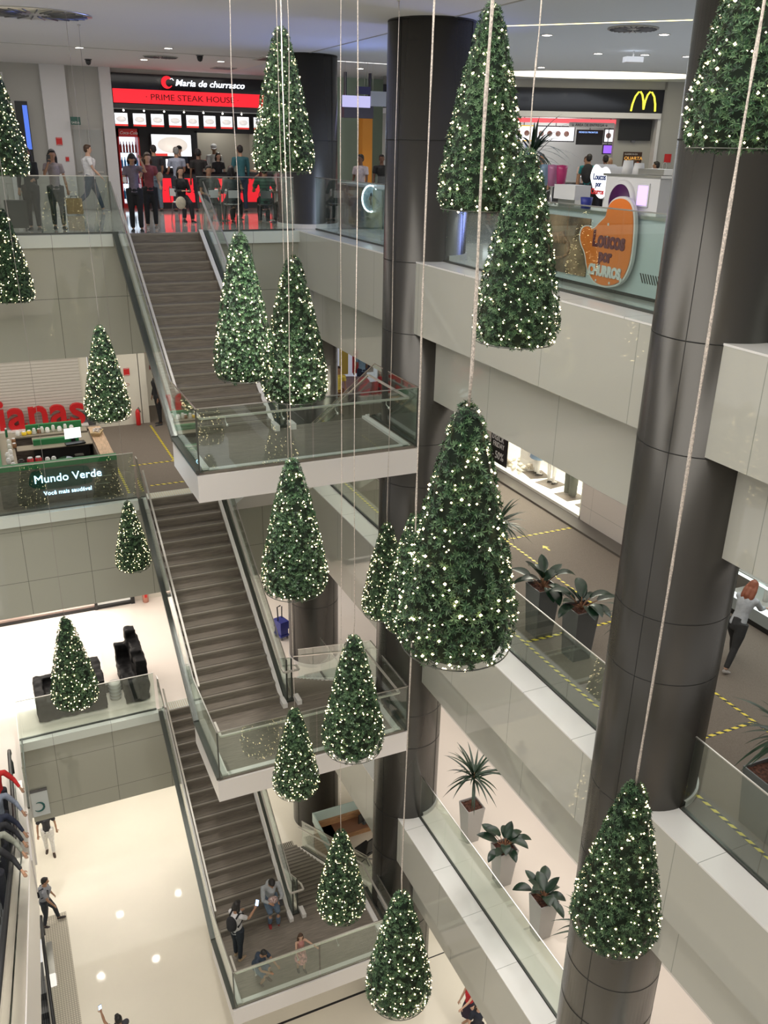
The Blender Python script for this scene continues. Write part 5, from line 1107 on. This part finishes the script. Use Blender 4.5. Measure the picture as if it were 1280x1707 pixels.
escalator('escalator', -1.53, 15.9, z2+.02, 1, 6.1, 'black railed escalator rising towards the camera at the left edge, full of shoppers', flat=3.1)
escalator('escalator', -1.53, 18.3, z1+.02, -1, 5.0, 'lower escalator sinking through the ground floor at the left edge', flat=1.6)
b = MB(); b.box(-2.2, -.72, 15.9, 17.42, z2-.9, z2); b.box(-2.6, -.7, 17.4, 20.24, z2-1.5, z2-.25); struct('trim_escalator_landing', b, M['slabwhite'])
b = MB(); b.box(-2.15, -.93, 2, 19.9, z1-5.6, z1-5.5); b.box(-.96, -.93, 2, 20, z1-5.5, z1-.3); b.box(-2.15, -2.1, 2, 20, z1-5.5, z1-.3); struct('wall_escalator_pit', b, M['white'])

# ------------------------------------------------------------------ ground floor reception desk
rd = empty('reception_desk', (7.05, 18.1, z1), 0, 'brown reception desk with pale glass top beside the far column foot', 'desk')
b = MB(); b.box(0, .08, 0, 1.9, 0, .95); b.box(0, 2.6, 1.82, 1.9, 0, .95); b.build('front_panel', M['wood'], rd)
b = MB(); b.box(.08, .55, .3, 1.82, .70, .74); b.box(.08, 2.6, 1.3, 1.82, .70, .74); b.build('desktop', mat('brown_desktop', (.20, .09, .05), .4), rd)
b = MB(); b.box(-.02, .02, 0, 1.95, .95, 1.30); b.box(0, 2.6, 1.90, 1.94, .95, 1.30); b.build('frosted_glass_screen', mat('frosted_pale_glass', (.55, .68, .64), .25), rd)
oc = empty('office_chair', (8.3, 18.8, z1), R(200), 'black office chair inside the reception desk', 'chair'); b = MB(); b.box(-.24, .24, -.24, .24, .44, .52); b.build('seat', M['black'], oc); b = MB(); b.hexa([(-.22, .20, .6), (.22, .20, .6), (-.22, .26, .6), (.22, .26, .6), (-.20, .26, 1.08), (.20, .26, 1.08), (-.20, .31, 1.08), (.20, .31, 1.08)]); b.build('backrest', M['black'], oc)
b = MB(); b.tube([(0, .15, .46), (0, .27, .62)], .025, 6); b.tube([(0, 0, .1), (0, 0, .44)], .03, 8)
for k in range(5): a = 2*PI*k/5; b.tube([(0, 0, .1), (.28*math.cos(a), .28*math.sin(a), .05)], .018, 6)
b.build('base', M['darksteel'], oc)
mo = empty('desk_monitor', (8.6, 19.6, z1+.74), R(20), 'black monitor on the reception desk', 'monitor'); b = MB(); b.box(-.26, .26, -.02, .02, .10, .42); b.build('panel', M['black'], mo); b = MB(); b.box(-.03, .03, -.02, .08, 0, .15); b.box(-.1, .1, -.08, .1, 0, .015); b.build('stand', M['darksteel'], mo)
b = MB(); b.box(-.15, .15, -.1, .1, 0, .004); o = b.build('paper_sheet', M['slabwhite']); o.location = (7.4, 19.0, z1+.742); tag(o, 'white paper on the reception desk top', 'paper')
# lamps under the second floor, mirrored in the ground floor tiles
dl2 = empty('ground_ceiling_lamp', (0, 0, 0), 0, None, 'downlight', 'round lamps under the second floor'); b = MB(); b.lathe([(0, -.012), (.10, -.012), (.10, 0), (0, 0)], (0, 0, 0), 20); b.build('lamp_disc', emat('strong_lamp', (1, .95, .86), 60, True), dl2); b = MB(); b.lathe([(.10, -.015), (.13, -.015), (.13, 0), (.10, 0)], (0, 0, 0), 20, cap=False); b.build('trim_ring', M['white'], dl2)
for k, (x, y) in enumerate(((1.28, 23.19), (3.25, 23.32), (2.05, 20.98), (.37, 21.02), (-1.8, 21.02))):
    o = dl2 if k == 0 else copy_tree(dl2); o.location = (x, y, z2-2.56); o['label'] = 'round lamp hidden under the second floor, seen only as a reflection in the tiles'

# ------------------------------------------------------------------ people
SK = {'fair': mat('skin_fair', (.62, .38, .27), .55), 'tan': mat('skin_tan', (.42, .23, .14), .55), 'dark': mat('skin_dark', (.20, .10, .06), .55)}
HA = {'black': mat('hair_black', (.012, .009, .008), .5), 'brown': mat('hair_brown', (.07, .035, .018), .5), 'red': mat('hair_auburn', (.22, .06, .025), .5), 'grey': mat('hair_grey', (.25, .24, .23), .6), 'white': mat('white_cap', (.8, .8, .8), .6)}
M['eye'] = mat('eye_dark', (.01, .008, .006), .3); M['lip'] = mat('lip', (.35, .10, .09), .5)
_cm = {}
def cmat(c):
    if isinstance(c, bpy.types.Material): return c
    k = tuple(c)
    if k not in _cm: _cm[k] = mat('clothing_%d' % len(_cm), k, .8, noise=(18, .10))
    return _cm[k]
def fuse(mb, name, mats, vox, it=3, post=None):
    me = mb.mesh(name, mats); o = bpy.data.objects.new('tmp', me); C.objects.link(o)
    r = o.modifiers.new('r', 'REMESH'); r.mode = 'VOXEL'; r.voxel_size = vox; r.use_smooth_shade = True
    s_ = o.modifiers.new('s', 'SMOOTH'); s_.iterations = it; s_.factor = .5
    dg = bpy.context.evaluated_depsgraph_get(); m2 = bpy.data.meshes.new_from_object(o.evaluated_get(dg))
    bpy.data.objects.remove(o); bpy.data.meshes.remove(me); m2.name = name
    if post is not None and len(post.v):
        bm = bmesh.new(); bm.from_mesh(m2); base = [bm.verts.new(v) for v in post.v]
        for f, mi, sm in zip(post.f, post.mi, post.sm):
            try: q = bm.faces.new([base[i] for i in f]); q.material_index = mi; q.smooth = True
            except ValueError: pass
        bm.to_mesh(m2); bm.free()
    m2.materials.clear()
    for mm in (mats if isinstance(mats, (list, tuple)) else [mats]): m2.materials.append(mm)
    return m2
def person(x, y, z, rz, lab, h=1.68, skin='tan', top=(.1, .1, .1), bottom=(.02, .02, .03), shoe=(.03, .03, .03), hair='black', hl='short', legs=((3, 4), (-3, 2)), arms=((5, 8, 12), (5, 8, 12)), lean=0, pitch=0, yaw=0, sleeve='short', low='trousers', fem=False, seat=None, cap=None, group=None, fingers=True, vest=None):
    """legs=((thigh forward, knee bend) left, right); arms=((forward, out, elbow[, inward]) left, right); forward is local +y"""
    t = empty('person', (x, y, z), R(rz), lab, 'person', group); s = h/1.7
    hz = .07+max(.42*math.cos(R(a))+.41*math.cos(R(a-k)) for a, k in legs)
    if seat is not None: hz = seat/s
    P = Vector((0, 0, hz)); t_ = R(lean); u = Vector((0, math.sin(t_), math.cos(t_))); f = Vector((0, math.cos(t_), -math.sin(t_)))
    sw = .16 if fem else .185
    B = MB(); TP = MB(); LB = MB(); SH = MB(); post = MB(); HR = MB()
    g = .014
    # torso
    tor = [(0, .125, .10), (.10, .115, .09), (.20, .118 if not fem else .105, .09), (.34, .155 if not fem else .138, .105), (.44, .165 if not fem else .14, .095), (.50, .07, .06)]
    B.tube([P+u*a for a, _, _ in tor]+[P+u*.60], [(rx, ry) for _, rx, ry in tor]+[(.05, .052)], 16)
    a0 = -.06
    TP.tube([P+u*a0]+[P+u*a for a, _, _ in tor[1:]]+[P+u*.525], [(.15, .125)]+[(rx+g*1.3, ry+g*1.4) for _, rx, ry in tor[1:-1]]+[(.085, .075), (.06, .06)], 16)
    # head
    hp = R(pitch)+t_*.4; hy = R(yaw); Rm = Matrix.Rotation(hy, 3, 'Z') @ Matrix.Rotation(-hp, 3, 'X')
    nb = P+u*.555; hc = nb+Rm @ Vector((0, .015, .125)); hs = 1.0
    def H(v): return hc+Rm @ Vector(v)
    for cc, rr in (((0, 0, .02), (.073, .090, .090)), ((0, .022, -.045), (.054, .062, .062)), ((0, .035, -.078), (.032, .034, .028))):
        mbt = MB(); mbt.ball((0, 0, 0), rr, 16, 12); B.add([H(Vector(cc)+Vector(v)) for v in mbt.v], mbt.f, 0, True)
    B.tube([nb-u*.03, H((0, -.01, -.06))], [.052, .052], 12)
    def hb(c, r, mi, mb=post, nu=10, nv=7):
        m_ = MB(); m_.ball((0, 0, 0), r, nu, nv); mb.add([H(Vector(c)+Vector(v)) for v in m_.v], m_.f, mi, True)
    hb((0, .094, -.012), (.012, .018, .022), 0); hb((-.027, .080, .012), (.012, .008, .007), 1); hb((.027, .080, .012), (.012, .008, .007), 1)
    hb((0, .086, -.050), (.022, .009, .007), 2); hb((-.074, -.005, -.01), (.010, .018, .028), 0); hb((.074, -.005, -.01), (.010, .018, .028), 0)
    hb((-.027, .082, .030), (.017, .006, .004), 1); hb((.027, .082, .030), (.017, .006, .004), 1)
    # hair
    hb((0, -.018, .040), (.083, .092, .088), 0, HR, 16, 12); hb((0, -.045, .0), (.078, .065, .08), 0, HR, 14, 10)
    hb((0, .045, .088), (.055, .042, .028), 0, HR, 12, 8)
    if hl == 'long':
        for sx in (-1, 0, 1): HR.tube([H((sx*.060, -.035, .03)), H((sx*.075, -.05 if sx else -.075, -.08)), H((sx*.075, -.05 if sx else -.09, -.20)), H((sx*.055, -.055, -.33))], [.035, .045, .045, .02], 10)
    elif hl == 'medium':
        for sx in (-1, 0, 1): HR.tube([H((sx*.060, -.03, .03)), H((sx*.078, -.03 if sx else -.07, -.08)), H((sx*.07, -.03, -.16))], [.035, .042, .022], 10)
    elif hl == 'tail': HR.tube([H((0, -.09, .04)), H((0, -.15, .0)), H((0, -.15, -.16))], [.03, .035, .01], 8)
    elif hl == 'bun': hb((0, -.11, .05), (.045, .04, .045), 0, HR)
    # legs
    feet = []
    for sx, (a, k) in zip((-1, 1), legs):
        d1 = Vector((sx*.02, math.sin(R(a)), -math.cos(R(a)))); d2 = Vector((0, math.sin(R(a-k)), -math.cos(R(a-k))))
        hp_ = P+Vector((sx*.085, 0, -.02)); kn = hp_+d1*.42; an = kn+d2*.41
        rt = .078 if not fem else .080
        B.tube([hp_, hp_+d1*.2, kn, kn+d2*.14, kn+d2*.30, an], [rt+.01, rt, .052, .054, .040, .034], 12)
        if low == 'trousers': LB.tube([hp_+Vector((0, 0, .05)), hp_+d1*.2, kn, kn+d2*.15, an-d2*.03], [rt+.028, rt+.018, .064, .062, .050], 12)
        elif low == 'shorts': LB.tube([hp_+Vector((0, 0, .05)), hp_+d1*.2, kn-d1*.03], [rt+.028, rt+.024, .078], 12)
        fa = R(a-k); fd = Vector((sx*.12, max(.75, math.cos(fa*.6)), min(0, -math.sin(max(0, -fa))*.8))).normalized()
        hl_ = an+Vector((0, 0, -.035)); SH.tube([hl_-fd*.05, hl_+fd*.04, hl_+fd*.12+Vector((0, 0, -.008)), hl_+fd*.19+Vector((0, 0, -.014))], [(.036, .036), (.042, .038), (.044, .028), (.028, .018)], 10)
        feet.append(an)
    if low in ('trousers', 'shorts'): LB.tube([P+Vector((0, 0, -.10)), P+Vector((0, 0, -.02)), P+u*.10], [(.145, .115), (.148, .118), (.13, .104)], 16)
    if low in ('skirt', 'dress'):
        kk = sum(feet, Vector())/2; top_ = P+u*.12; mid = P+Vector((0, 0, -.12)); mL = .5*(P+Vector((0, 0, -.02)))+.5*kk
        LB.tube([top_, P+u*.02, mid, mL+Vector((0, 0, .03))], [(.125, .10), (.15, .13), (.19, .17), (.25, .22)], 20)
    # arms
    hands = []
    for sx, ar in zip((-1, 1), arms):
        fw, out, el = ar[:3]; inw = ar[3] if len(ar) > 3 else 12
        shp = P+u*.455+Vector((sx*sw, 0, 0)); fw_ = R(fw)+t_*.3
        d1 = Vector((sx*math.sin(R(out)), math.sin(fw_)*math.cos(R(out)), -math.cos(fw_)*math.cos(R(out))))
        e_ = fw_+R(el); d2 = Vector((-sx*math.sin(R(inw))*math.sin(R(min(90, el))), math.sin(e_), -math.cos(e_))); d2 = (d2+Vector((sx*math.sin(R(out))*.6, 0, 0))).normalized()
        elb = shp+d1*.28; wr = elb+d2*.24; ra = .043 if not fem else .036
        B.tube([P+u*.45+Vector((sx*sw*.45, 0, 0)), shp, shp+d1*.14, elb, elb+d2*.1, wr, wr+d2*.045, wr+d2*.085], [ra+.012, ra+.010, ra+.001, .033, .034, .024, (.034, .020), (.032, .016)], 10)
        if sleeve == 'long': TP.tube([P+u*.45+Vector((sx*sw*.4, 0, 0)), shp, shp+d1*.14, elb, wr-d2*.02], [ra+.030, ra+.024, ra+.018, .050, .036], 10)
        elif sleeve == 'short': TP.tube([P+u*.45+Vector((sx*sw*.4, 0, 0)), shp, shp+d1*.17], [ra+.028, ra+.024, ra+.022], 10)
        if fingers:
            side = d2.cross(Vector((1, 0, 0)) if abs(d2.x) < .8 else Vector((0, 0, 1))).normalized(); wv = d2.cross(side).normalized()
            for q in range(4):
                b0 = wr+d2*.075+wv*(.023-.0155*q); L_ = (.062, .072, .067, .052)[q]; c1 = b0+d2*L_*.5; c2 = c1+(d2*.7+side*(.6)).normalized()*L_*.5
                post.tube([b0, c1, c2], [.0085, .008, .006], 6, 0)
            b0 = wr+d2*.03+wv*.026; c1 = b0+(d2*.6+wv*.7+side*.2).normalized()*.035; post.tube([b0-wv*.01, c1, c1+(d2*.9+side*.3).normalized()*.028], [.010, .009, .007], 6, 0)
        hands.append(wr+d2*.09)
    def done(mb, name, mats, vox, it=3, pst=None):
        me = fuse(mb, name, mats, vox, it, pst); o = bpy.data.objects.new(name, me); C.objects.link(o); o.parent = t; o.scale = (s, s, s); return o
    done(B, 'body', [SK[skin], M['eye'], M['lip']], .016, 2, post)
    done(TP, 'top' if not vest else 'top', cmat(top), .018)
    if low != 'none' and len(LB.v): done(LB, {'trousers': 'trousers', 'shorts': 'shorts', 'skirt': 'skirt', 'dress': 'skirt'}[low], cmat(bottom), .018)
    done(SH, 'shoes', cmat(shoe), .014)
    if hl != 'bald': done(HR, 'hair', HA[hair] if isinstance(hair, str) else cmat(hair), .014, 3)
    if cap:
        cb_ = MB(); m_ = MB(); m_.ball((0, 0, 0), (.092, .100, .075), 16, 10); cb_.add([H(Vector((0, -.01, .065))+Vector(v)) for v in m_.v], m_.f, 0, True)
        m_ = MB(); m_.ball((0, 0, 0), (.07, .07, .010), 14, 6); cb_.add([H(Vector((0, .09, .045))+Vector(v)) for v in m_.v], m_.f, 0, True)
        o = cb_.build('cap', cmat(cap), t); o.scale = (s, s, s)
    W = Matrix.Translation((x, y, z)) @ Matrix.Rotation(R(rz), 4, 'Z') @ Matrix.Scale(s, 4)
    return t, [W @ q for q in hands], W, P, u
def phone(p, rz, tilt, lab, m='lit'):
    o = empty('mobile_phone', p, R(rz), lab, 'mobile phone'); o.rotation_euler = (R(tilt), 0, R(rz)); b = MB(); b.box(-.037, .037, -.005, .005, -.07, .07); b.build('case', M['white'] if m == 'white' else M['black'], o)
    b = MB(); b.box(-.033, .033, -.0075, -.005, -.062, .062); b.build('display', emat('phone_glow', (.45, .65, 1), 4) if m == 'lit' else M['blackgloss'], o); return o
def backpack(W, P, u, lab, m=(.015, .015, .018), sc=1):
    c = W @ (P+u*.30+Vector((0, -.17, 0))); o = empty('backpack', c, W.to_euler().z, lab, 'backpack')
    b = MB(); b.ball((0, 0, 0), (.14*sc, .085*sc, .21*sc), 16, 12); b.ball((0, -.05, -.07), (.10*sc, .06*sc, .10*sc), 12, 8); me = fuse(b, 'bag_body', cmat(m), .02); q = bpy.data.objects.new('bag_body', me); C.objects.link(q); q.parent = o
    for sx in (-1, 1): b = MB(); b.tube([(sx*.09, .05, .15), (sx*.10, .16, .22), (sx*.10, .29, .12), (sx*.10, .27, -.02), (sx*.11, .08, -.12)], [(.022, .008)]*5, 6); b.build('strap', cmat(m), q)
    return o
T0, T1, T2, T3 = FZ; TL_ = FZ[2]-3.075
# lowest landing
t, hd, W, P, u = person(3.22, 14.42, TL_, -55, 'woman with black hair looking at a glowing phone on the lowest landing', 1.66, 'tan', (.62, .60, .60), (.015, .02, .03), (.35, .25, .16), 'black', 'medium', arms=((15, 5, 70), (45, 10, 60)), pitch=15, fem=True)
phone(hd[1]+Vector((.02, .02, .06)), -35, -35, 'glowing phone held up by the woman on the lowest landing'); backpack(W, P, u, 'black backpack on the woman on the lowest landing')
t, hd, W, P, u = person(4.25, 15.30, TL_+.0, 178, 'man in light grey shirt and jeans seated on the lowest stair', 1.72, 'tan', (.40, .42, .44), (.12, .17, .24), (.30, .03, .03), 'black', 'short', legs=((68, 72), (72, 84)), arms=((30, 8, 75, 35), (30, 8, 75, 35)), lean=18, pitch=30, sleeve='long', seat=.60)
phone(hd[0]+Vector((.03, -.04, .03)), 180, 60, 'dark phone in the hands of the man seated on the lowest stair', 'dark')
b = MB(); b.ball((0, 0, 0), (.13, .10, .09), 14, 10); o = b.build('printed_bag', mat('pink_patterned_bag', (.55, .25, .22), .7, noise=(35, .5), col2=(.85, .7, .65))); o.location = (4.25, 15.02, TL_+.72); tag(o, 'pink patterned bag in the lap of the man seated on the lowest stair', 'bag')
person(3.45, 13.72, TL_, -150, 'boy in dark blue T-shirt crouching by the front glass of the lowest landing', 1.35, 'tan', (.035, .05, .08), (.10, .15, .22), (.08, .05, .04), 'black', 'short', legs=((95, 115), (75, 100)), arms=((40, 8, 45, 30), (40, 8, 50, 30)), lean=25, pitch=15, low='shorts')
person(4.42, 13.52, TL_, -178, 'little girl in a shiny pink dress holding the handrail of the lowest landing', 1.12, 'fair', (.45, .20, .18), mat('shiny_pink_dress', (.62, .30, .30), .3, noise=(14, .5)), (.02, .02, .02), 'brown', 'long', legs=((4, 4), (-4, 4)), arms=((60, 40, 50), (40, 15, 30)), fem=True, low='dress', sleeve='none')
# top floor, left railing and stair head
t, hd, W, P, u = person(1.30, 21.5, T0, 165, 'woman in black jacket and long dark hair at left of the top railing', 1.70, 'tan', (.02, .02, .022), (.012, .012, .014), hair='black', hl='long', fem=True, sleeve='long', arms=((20, 5, 60), (5, 8, 10)))
t, hd, W, P, u = person(1.84, 21.75, T0, 185, 'woman in grey-pink top lifting a hand to her face behind the left top railing', 1.66, 'tan', (.32, .27, .27), (.03, .035, .035), hair='black', hl='long', fem=True, arms=((5, 12, 15), (45, 15, 115, 30)), pitch=10)
phone(hd[1]+Vector((0, 0, .05)), 185, 10, 'dark phone at the face of the woman behind the left top railing', 'dark')
person(3.25, 27.2, T0, -95, 'man in white T-shirt walking past the grey double door', 1.80, 'fair', (.80, .80, .82), (.05, .07, .11), (.30, .30, .32), 'brown', 'short', legs=((22, 6), (-18, 30)), arms=((-12, 6, 12), (22, 6, 22)))
t, hd, W, P, u = person(3.38, 20.72, T0, 172, 'woman in mauve shirt and black trousers with hand on forehead at the top stair head', 1.64, 'tan', (.16, .13, .17), (.010, .010, .012), hair='black', hl='medium', fem=True, arms=((75, 25, 110, 40), (18, 12, 70)), pitch=38, legs=((6, 8), (0, 3)))
phone(hd[1]+Vector((0, -.02, .04)), 172, 40, 'white phone held by the woman at the top stair head', 'white')
person(3.86, 21.55, T0, 178, 'woman in dark red and beige top just behind the one at the stair head', 1.63, 'fair', (.22, .05, .06), (.012, .012, .014), (.3, .28, .26), 'brown', 'medium', fem=True, arms=((20, 10, 40), (40, 12, 80)), pitch=12)
b = MB(); b.ball((0, 0, 0), (.07, .04, .10), 12, 8); o = b.build('beige_bag', cmat((.50, .40, .28))); o.location = (4.08, 21.36, 1.12); tag(o, 'beige bag carried by the woman in dark red top', 'bag')
# steak house customers and staff
person(5.02, 26.95, T0, 8, 'man in black T-shirt and jeans with back turned, leftmost at the steak counter', 1.78, 'tan', (.03, .03, .035), (.13, .17, .22), hair='black', arms=((5, 10, 20), (12, 10, 30)))
person(5.62, 26.8, T0, 0, 'person with grey hair and pale blue shirt facing the large bright screen', 1.74, 'tan', (.35, .38, .48), (.03, .03, .05), hair='grey', arms=((15, 8, 60), (15, 8, 60)))
person(6.15, 28.85, T0, 175, 'staff member in black cap and navy shirt behind the steak counter till', 1.76, 'fair', (.02, .03, .05), hair='black', cap=(.01, .01, .012), arms=((30, 8, 60), (30, 8, 60)))
person(6.20, 26.6, T0, -8, 'person in black seen from behind, middle of the steak counter queue', 1.70, 'dark', (.02, .018, .018), (.02, .02, .03), hair='black')
person(6.75, 28.85, T0, 170, 'staff member in bright red shirt behind the steak counter', 1.66, 'dark', (.70, .03, .03), hair='black', arms=((35, 8, 60), (35, 8, 60)))
person(7.50, 29.9, T0, 165, 'cook in white with round white cap in the kitchen opening', 1.84, 'tan', (.85, .85, .83), (.7, .7, .7), hair='white', sleeve='long', pitch=20, cap=(.85, .85, .85))
person(7.35, 28.85, T0, 185, 'staff member with dark curly hair and black shirt in front of the cook', 1.60, 'fair', (.03, .03, .035), hair='black', hl='medium', fem=True, pitch=8)
person(7.35, 26.3, T0, 6, 'broad man in teal and navy jacket seen from behind at the counter', 1.82, 'tan', (.03, .12, .14), (.03, .04, .08), hair='black', sleeve='long')
person(8.05, 26.4, T0, 60, 'woman in dark red top beside the hanging tree at the counter', 1.66, 'fair', (.12, .03, .03), (.02, .02, .02), hair='black', hl='tail', fem=True, arms=((40, 8, 60), (20, 8, 40)))
# diners
G = 'diners seated by the top railing'
person(4.98, 23.42, T0, 188, 'seated woman with curly dark hair, black jacket and white scarf', 1.64, 'fair', (.02, .02, .022), (.03, .03, .035), hair='black', hl='medium', fem=True, legs=((80, 70), (84, 90)), arms=((25, 5, 70, 35), (25, 5, 70, 35)), seat=.52, sleeve='long', group=G)
b = MB(); b.ball((0, 0, 0), (.13, .08, .15), 12, 8); o = b.build('cream_bag', cmat((.68, .60, .45))); o.location = (4.86, 23.0, .46); tag(o, 'cream handbag hanging from the knees of the seated woman', 'bag')
person(5.55, 22.78, T0, 180, 'seated man facing out in dark shirt, right of the stair', 1.74, 'tan', (.05, .05, .05), (.02, .02, .02), hair='black', legs=((82, 75), (80, 85)), arms=((20, 10, 60, 30), (20, 10, 60, 30)), seat=.52, group=G)
person(6.05, 22.55, T0, 0, 'seated diner with black hair and dark green-grey jacket, back turned', 1.70, 'tan', (.05, .07, .075), (.02, .02, .02), hair='black', hl='medium', fem=True, legs=((82, 80), (80, 85)), arms=((25, 10, 60, 20), (25, 10, 60, 20)), seat=.52, sleeve='long', group=G)
person(6.45, 24.05, T0, 182, 'seated diner in brown facing the railing across the table', 1.70, 'tan', (.14, .11, .09), (.02, .02, .02), hair='brown', legs=((82, 80), (80, 85)), arms=((35, 10, 60, 30), (35, 10, 60, 30)), seat=.52, group=G)
person(6.85, 22.38, T0, -12, 'heavy seated diner in dark green striped shirt, back turned', 1.82, 'tan', mat('green_striped_shirt', (.07, .16, .11), .8, seams=[(2, .07, 0, .014)], seamcol=(.02, .04, .03)), (.02, .02, .02), hair='black', legs=((82, 80), (80, 85)), arms=((30, 14, 60, 20), (30, 14, 60, 20)), seat=.52, group=G)
person(7.55, 22.30, T0, 50, 'seated diner in black half hidden by the far column', 1.70, 'dark', (.015, .015, .018), (.02, .02, .02), hair='black', legs=((82, 80), (80, 85)), arms=((30, 10, 60, 20), (30, 10, 60, 20)), seat=.52, group=G)
# ring kiosk customers
person(9.75, 20.6, T0, 200, 'person in white cap leaning behind the ring sign kiosk', 1.55, 'tan', (.70, .66, .62), hair='brown', cap=(.78, .76, .72), lean=18)
person(10.15, 20.3, T0, 215, 'woman with long black hair in cream top beside the ring kiosk', 1.72, 'tan', (.66, .62, .52), hair='black', hl='long', fem=True)
person(9.55, 22.6, T0, 120, 'person in white and red shirt behind the ring kiosk, close to the far column', 1.66, 'dark', (.65, .55, .55), hair='black'); person(10.6, 23.6, T0, 160, 'dark haired person in black at the pale green wall', 1.66, 'dark', (.02, .02, .02), hair='black')
# fast food customers
def fp(X, Y): v = F @ Vector((X, Y, .262)); return v.x, v.y, 0.0
for (X, Y, rz, lab, kw) in ((.42, -.3, 150, 'bald man beyond the slush dispensers', dict(hl='bald', skin='tan', top=(.3, .2, .2), h=1.62)),
    (.72, -.1, -20, 'person in dark cap before the fast food counter', dict(hair='black', cap=(.03, .05, .08), top=(.05, .05, .06), h=1.66)),
    (.45, .2, 10, 'man with dark short hair at the left of the fast food counter', dict(hair='black', top=(.12, .1, .1), h=1.78)),
    (1.10, .1, 170, 'bearded man facing out at the fast food counter', dict(hair='brown', top=(.25, .2, .18), h=1.76)),
    (2.10, -.9, -15, 'person with black and teal backpack before the fast food counter', dict(hair='black', top=(.02, .20, .22), h=1.78)),
    (2.25, .1, 175, 'staff member in white and red behind the black order screen', dict(hair='brown', top=(.7, .5, .45), h=1.72)),
    (2.62, -.4, 10, 'dark haired person right of the backpack wearer', dict(hair='black', skin='dark', top=(.04, .04, .05), h=1.76)),
    (2.85, .1, 190, 'blond person in white before the bright kitchen', dict(hair=(.55, .45, .3), hl='medium', top=(.7, .7, .68), h=1.68, fem=True)),
    (3.15, -1.1, -40, 'woman with dark hair and white top near the paper cups', dict(hair='brown', hl='medium', top=(.7, .7, .68), h=1.66, fem=True)),
    (3.75, -1.0, 60, 'person in light blue shirt below the orange lettered poster', dict(hair='black', top=(.18, .32, .60), h=1.62))):
    x_, y_, z_ = fp(X, Y); r_ = person(x_, y_, z_, rz+math.degrees(rzF), lab, **kw)
    if 'backpack' in lab and 'right of' not in lab: backpack(r_[2], r_[3], r_[4], 'large black backpack before the fast food counter', sc=1.3)
# third floor
person(4.45, 26.2, T1, 100, 'person all in black half hidden by the top stair glass, third floor', 1.72, 'dark', (.012, .012, .014), (.010, .010, .012), hair='black', sleeve='long')
person(11.6, 27.2, T1, 10, 'person in light blue shirt far off at the small bright shopfront', 1.72, 'tan', (.25, .40, .55), (.03, .04, .08), hair='brown'); person(12.3, 27.0, T1, 200, 'person in red top and white cap far off between the columns', 1.66, 'tan', (.6, .08, .08), (.05, .05, .08), hair='white'); person(9.95, 25.2, T1, 170, 'person in yellow vest far off beside the pink covered stand', 1.60, 'tan', (.8, .62, .1), (.25, .12, .05), hair='brown')
person(10.66, 9.0, T1, -72, 'red-haired woman in pale grey cardigan and dark trousers at the right edge', 1.62, 'fair', (.40, .42, .45), (.03, .03, .032), (.45, .42, .40), 'red', 'long', legs=((24, 12), (-20, 12)), arms=((35, 4, 30), (35, 4, 30)), fem=True, pitch=28, lean=26, sleeve='long')
# ground floor
person(-.5, 22.95, T3, 178, 'man in dark T-shirt and white trousers walking on the cream ground floor', 1.74, 'tan', (.03, .03, .035), (.80, .78, .74), (.06, .04, .03), 'black', 'short', legs=((9, 4), (-5, 6)), arms=((-4, 12, 14), (6, 12, 18)))
person(.80, 24.75, T3, 180, 'person of whom only lower legs show under the second floor edge', 1.7, 'tan', (.2, .2, .2), (.05, .05, .05), (.10, .05, .03))
t, hd, W, P, u = person(-.80, 20.15, T3, -100, 'person in grey shirt with one leg stretched at the top of the lower escalator', 1.70, 'tan', (.28, .29, .32), (.03, .035, .045), (.04, .03, .03), 'black', 'short', legs=((30, 20), (0, 12)), arms=((5, 6, 20), (12, 6, 18)), lean=8)
backpack(W, P, u, 'dark bag on the shoulder of the person above the lower escalator', (.02, .02, .03), .8)
t, hd, W, P, u = person(.50, 15.12, T3, 20, 'person at the bottom edge holding up a glowing phone', 1.72, 'tan', (.05, .05, .06), (.03, .03, .03), hair='black', arms=((135, 12, 25), (30, 8, 30)))
phone(hd[0]+Vector((0, 0, .06)), 20, 0, 'glowing phone held high at the bottom edge of the view')
t, hd, W, P, u = person(-1.30, 16.4, T3-1.05, 180, 'person on the lower escalator with a hand on the black handrail', 1.68, 'fair', (.30, .40, .75), (.03, .03, .04), hair='brown', arms=((30, 8, 50), (30, 45, 20))); phone(Vector((-1.12, 16.05, T3+.15)), 180, 50, 'bright phone glowing on the lower escalator')
person(8.52, 12.80, T3, 100, 'girl in red top and dark skirt stretching an arm out by the lowest gallery', 1.50, 'fair', (.55, .02, .03), (.03, .02, .04), (.5, .3, .2), 'black', 'medium', arms=((80, 15, 8), (10, 10, 20)), fem=True, low='skirt', sleeve='none')
person(8.36, 12.15, T3, 165, 'woman in black with dark glasses on her hair at the bottom right', 1.64, 'fair', (.015, .02, .035), (.02, .02, .03), hair='black', hl='medium', arms=((10, 15, 30), (10, 15, 30)), fem=True)
# escalator riders at the left edge
G = 'people riding the upper escalator at the left edge'
for k, (y_, c_, lb, kw) in enumerate(((17.3, (.55, .02, .02), 'person in red at the head of the line, boarding the upper escalator', dict()), (16.5, (.22, .25, .32), 'person in grey-blue hoodie second on the upper escalator', dict()), (15.7, (.02, .025, .05), 'person in navy jacket with white stripe third on the upper escalator', dict()), (14.9, (.02, .02, .025), 'person in black fourth on the upper escalator', dict()), (14.1, (.28, .29, .24), 'person in olive grey top fifth on the upper escalator', dict()), (12.9, (.015, .015, .018), 'person in black clothes lowest in view on the upper escalator', dict()))):
    zz = T2+.02+max(0, (15.9-y_)*.56)
    person(-1.22, y_, zz, 180, lb, 1.68, 'tan', c_, (.02, .02, .03), hair='black', sleeve='long', arms=((12, 38, 40, -10), (8, 8, 20)), group=G, **kw)
